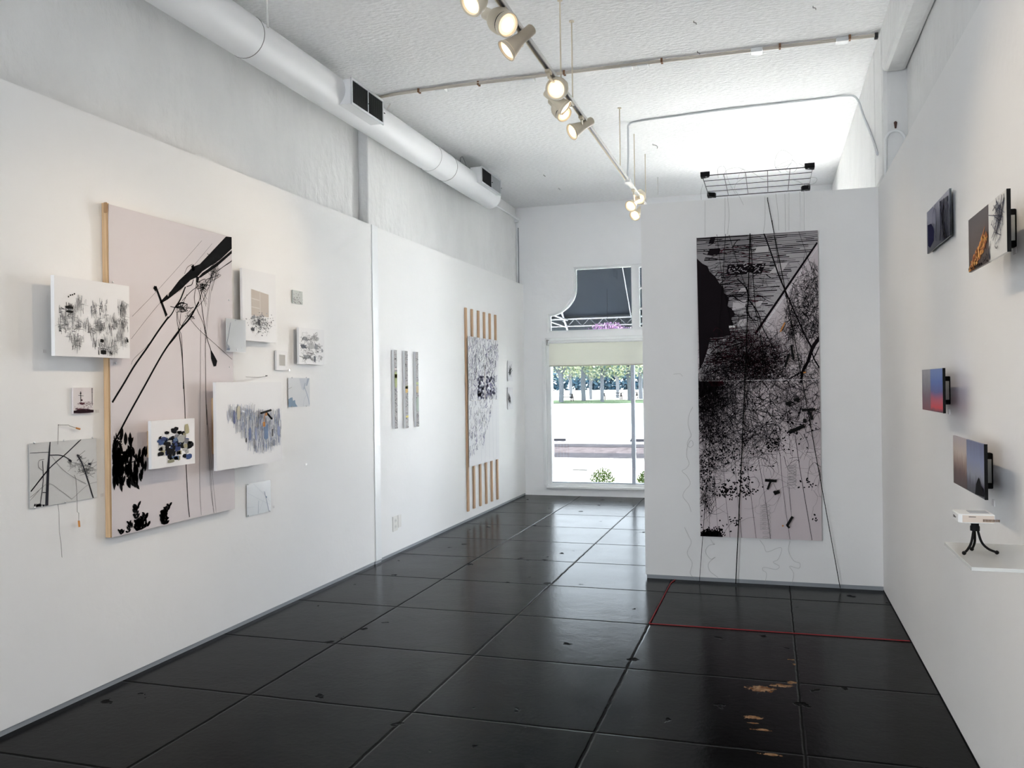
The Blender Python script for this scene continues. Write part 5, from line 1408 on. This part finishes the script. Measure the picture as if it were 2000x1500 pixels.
def leafball(mb, c, R, n, s, ms, rr_=rt):
    for i in range(n):
        while True:
            d = Vector((rr_.uniform(-1, 1), rr_.uniform(-1, 1), rr_.uniform(-1, 1)))
            if .15 < d.length < 1: break
        p = Vector(c) + Vector((d.x * R[0], d.y * R[1], d.z * R[2]))
        a = Vector((rr_.gauss(0, 1), rr_.gauss(0, 1), rr_.gauss(0, 1))).normalized(); b = a.orthogonal().normalized(); l = s * rr_.uniform(.6, 1.3)
        mb.add([p - a * l, p - b * l * .5, p + a * l, p + b * l * .5], [(0, 1, 2, 3)], rr_.choice(ms))


M_LF = [mat('leaf green', (.12, .17, .12), .8, spec=0), mat('leaf yellow green', (.34, .36, .20), .8, spec=0), mat('leaf blue green', (.10, .16, .17), .8, spec=0), mat('leaf pale', (.42, .43, .30), .8, spec=0)]
M_BARK = mat('bark', (.15, .16, .18), .9, spec=0)
M_HAZE = mat('hazy distant leaf', (.05, .10, .14), .9, spec=0)  # distance haze put into the leaf colour as a blue shift


def make_tree(R=3.4, h=6.5, tr=.24, ms=M_LF, n=1500, s=.22):
    root = empty('shade_tree', (0, 0, 0))
    mb = MB().tube(cr([(0, 0, 0), (.05, 0, h * .25), (-.05, .05, h * .5), (.1, 0, h * .8)], 3), tr, M_BARK, 10, radii=None)
    mb.tube([(0, 0, h * .42), (.9, .2, h * .62)], tr * .4, M_BARK, 7); mb.tube([(0, 0, h * .38), (-1, .3, h * .6)], tr * .4, M_BARK, 7)
    mb.build('trunk', root, origin=(0, 0, 0))
    cb = MB()
    for i in range(9):
        a = i * 2.4; rr_ = R * .62 * (i / 9) ** .5
        leafball(cb, (rr_ * cos(a), rr_ * sin(a), h * .72 + R * .22 * sin(i * 1.9)), (R * .5, R * .5, R * .42), n // 9, s, ms)
    cb.build('crown', root, origin=(0, 0, h * .72))
    return root


def dup(root, loc, label, group, rz=0, sc=1.0, first=False):
    if first: r = root
    else:
        r = root.copy(); COL.objects.link(r)
        for ch in list(root.children):
            c = ch.copy(); COL.objects.link(c); c.parent = r
    r.location = loc; r.rotation_euler = (0, 0, rz); r.scale = (sc, sc, sc); r['label'] = label; r['category'] = 'tree'; r['group'] = group
    return r


tA = make_tree(ms=[M_LF[0], M_LF[1], M_LF[3], M_LF[3], M_LF[2]], n=1000)
TG = 'park trees across the street'
spots = [(1096, 82, .9, 'broad park tree with thick trunk, leftmost through the shop window', 1.0), (1115, 103, .7, 'thin park tree standing between the two thick left trunks', .8), (1140, 89, 1.1, 'thick trunked park tree at the middle left of the shop window', 1.05), (1154, 96, .8, 'slim park tree right of the thick middle trunk', .75),
         (1176, 82, .9, 'slightly leaning park tree in the middle of the shop window', .8), (1206, 103, .8, 'slim pale park tree left of the window mullion', .9), (1229, 89, .8, 'park tree trunk seen close beside the window mullion', .8), (1252, 96, .9, 'park tree right of the window mullion', 1.0)]
spots = [(onY(px_, 778, y_).x, y_, k_, l_, s_) for px_, y_, k_, l_, s_ in spots]
for i, (x, y, k, lab, s) in enumerate(spots):
    dup(tA, (x, y, GZ0), lab, TG, i * 1.3, s, i == 0)
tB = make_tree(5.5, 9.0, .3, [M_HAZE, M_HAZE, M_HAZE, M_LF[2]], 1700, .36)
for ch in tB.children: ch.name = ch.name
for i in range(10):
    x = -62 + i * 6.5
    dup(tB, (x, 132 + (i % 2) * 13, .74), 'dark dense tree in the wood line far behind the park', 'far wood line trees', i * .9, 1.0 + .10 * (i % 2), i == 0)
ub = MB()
for i in range(26): leafball(ub, (-62 + i * 2.5, 127 + rt.random() * 2, 2.3), (2.2, 1.2, 2.6), 420, .38, [M_HAZE, mat('hazy distant leaf light', (.09, .15, .19), .9, spec=0), M_HAZE])  # lighter leaf mixed in, same haze in its colour
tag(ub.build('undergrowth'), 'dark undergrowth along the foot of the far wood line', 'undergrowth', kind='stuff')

# picnic table and low benches in the park
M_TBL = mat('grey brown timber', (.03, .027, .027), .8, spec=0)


def picnic(loc, L, label):
    x, y, z = loc
    e = empty('picnic_table', loc, label, 'picnic table', 'tables in the park')
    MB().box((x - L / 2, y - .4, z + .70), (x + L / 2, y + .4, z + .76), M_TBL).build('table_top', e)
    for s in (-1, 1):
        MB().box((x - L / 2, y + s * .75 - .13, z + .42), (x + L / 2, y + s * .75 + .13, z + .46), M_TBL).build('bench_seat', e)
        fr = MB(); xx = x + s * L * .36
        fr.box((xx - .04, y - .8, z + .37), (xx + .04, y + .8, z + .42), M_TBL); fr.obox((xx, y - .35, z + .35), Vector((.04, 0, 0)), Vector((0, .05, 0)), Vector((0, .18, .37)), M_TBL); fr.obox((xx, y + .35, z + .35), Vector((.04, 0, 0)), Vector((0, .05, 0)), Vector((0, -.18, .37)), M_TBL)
        fr.build('leg_frame', e)


picnic((-20.3, 86, GZ0 + .02), 1.5, 'picnic table between the two thick left tree trunks')
picnic((-16.6, 92, GZ0 + .03), 2.6, 'long picnic table right of the middle trunks')
picnic((-13.9, 97, GZ0 + .03), 2.2, 'picnic table left of the window mullion in the park')
tag(MB().box((-12.6, 90, GZ0), (-11.4, 91.0, GZ0 + 1.9), mat('blue grey bin paint', (.03, .045, .06), .6)).box((-12.7, 89.95, GZ0 + 1.9), (-11.3, 91.05, GZ0 + 2.0), mat('bin lid', (.12, .18, .25), .6)).build('park_bin', bevel=.03), 'blue grey metal box in the park right of the window mullion', 'bin')

# small shrubs at the foot of the window
def shrub(x, y, w, h, label):
    mb = MB(); leafball(mb, (x, y, GZ0 + h * .52), (w, w, h * .5), 1500, .016, [mat('fresh leaf', (.030, .055, .010), .7, spec=0), mat('lime leaf', (.055, .085, .02), .7, spec=0), mat('lime leaf light', (.07, .09, .03), .7, spec=0)])
    e = empty('shrub', (x, y, GZ0), label, 'shrub', 'shrubs under the window')
    mb.build('foliage', e)
    st = MB()
    for i in range(6): a = i * 1.05; st.tube([(x + .02 * cos(a), y + .02 * sin(a), GZ0), (x + w * .5 * cos(a), y + w * .5 * sin(a), GZ0 + h * .5)], .006, M_BARK, 5)
    st.build('stems', e)


q = onY(1177, 920, 13.3)
shrub(q.x, 13.3, .21, .42, 'bright green shrub in the middle just outside the shop window')
q = onY(1262, 925, 13.3); shrub(q.x, 13.3, .16, .38, 'bright green shrub outside, right of the window mullion')
q = onY(1070, 925, 13.3); shrub(q.x - .06, 13.3, .15, .34, 'shrub outside at the left edge of the shop window')

# awning over the shop front
M_AWN = mat('navy awning cloth', (.009, .017, .030), .8, var=.15, vscale=1.2)
M_AWN2 = mat('grey awning valance', (.05, .06, .07), .8)
M_AWF = mat('white awning frame', (.6, .62, .65), .4)
AW = empty('awning', (-1.5, YF + .3, 3.9), 'dark navy awning with a white frame outside above the shop window', 'awning')
ax0, ax1 = -3.75, -.55; ay = 13.6; az = 2.70
MB().add([(ax0, YF + .26, 4.0), (ax1, YF + .26, 4.0), (ax1, ay + .04, az + .02), (ax0, ay + .04, az + .02), (ax0, YF + .26, 4.03), (ax1, YF + .26, 4.03), (ax1, ay + .06, az + .05), (ax0, ay + .06, az + .05)], [(0, 1, 2, 3), (7, 6, 5, 4), (0, 4, 5, 1), (1, 5, 6, 2), (2, 6, 7, 3), (3, 7, 4, 0)], M_AWN).build('canopy', AW)
MB().prism([(ax0, YF + .26, 4.0), (ax0, ay + .04, az + .02), (ax0, ay + .04, 2.45), (ax0, YF + .26, 2.45)], (-.01, 0, 0), M_AWN2).build('side_cloth', AW)
MB().box((ax0, ay + .03, 2.42), (ax1, ay + .04, az + .03), M_AWN2).build('valance', AW)
fr = MB()
fr.tube([(ax0, ay, az - .02), (ax1, ay, az - .02)], .014, M_AWF, 8); fr.tube([(ax0, ay, az - .14), (ax1, ay, az - .14)], .010, M_AWF, 8)
x = -3.3
while x < ax1:
    fr.tube([(x, ay, az - .02), (x + .12, ay, az - .14), (x + .24, ay, az - .02)], .004, M_AWF, 5); x += .24
for x in (-3.25, -2.14, -.7): fr.tube([(x, YF + .28, 3.98), (x, ay, az - .01)], .012 if x < -3 else .008, M_AWF, 6)
fr.tube([(-3.3, YF + .3, 2.72), (-3.19, ay, 2.66)], .014, M_AWF, 8); fr.tube([(-3.3, YF + .3, 2.60), (-3.19, ay, 2.54)], .010, M_AWF, 8)
fr.tube([(-3.19, ay, 2.5), (-3.26, ay - .4, 3.0)], .016, M_AWF, 8)
fr.build('frame', AW)
# hanging basket of pink flowers
HB = empty('hanging_basket', (-2.45, 13.2, 2.15), 'hanging basket of pink purple flowers under the awning edge', 'plant')
MB().lathe([(.0, 2.12), (.12, 2.13), (.17, 2.2), (.20, 2.30), (.19, 2.30)], mat('basket brown', (.18, .12, .08), .9), Matrix.Translation((-2.45, 13.2, 0)), 20, caps=False).build('basket', HB)
fb = MB(); leafball(fb, (-2.42, 13.2, 2.42), (.38, .26, .16), 900, .018, [mat('pink petal', (.85, .40, .82), .7), mat('violet petal', (.72, .42, .85), .7), mat('pale petal', (.92, .70, .90), .7)]); leafball(fb, (-2.80, 13.25, 2.36), (.16, .15, .12), 200, .016, [mat('pink petal', (.85, .40, .82), .7)])
fb.build('flowers', HB)
lb = MB(); leafball(lb, (-2.45, 13.2, 2.30), (.30, .24, .10), 300, .022, [M_LF[0], M_LF[2]]); lb.build('leaves', HB)
MB().tube([(-2.45, 13.2, 2.4), (-2.45, 13.2, 3.12)], .004, M_BLKMET, 5).build('hanger', HB)
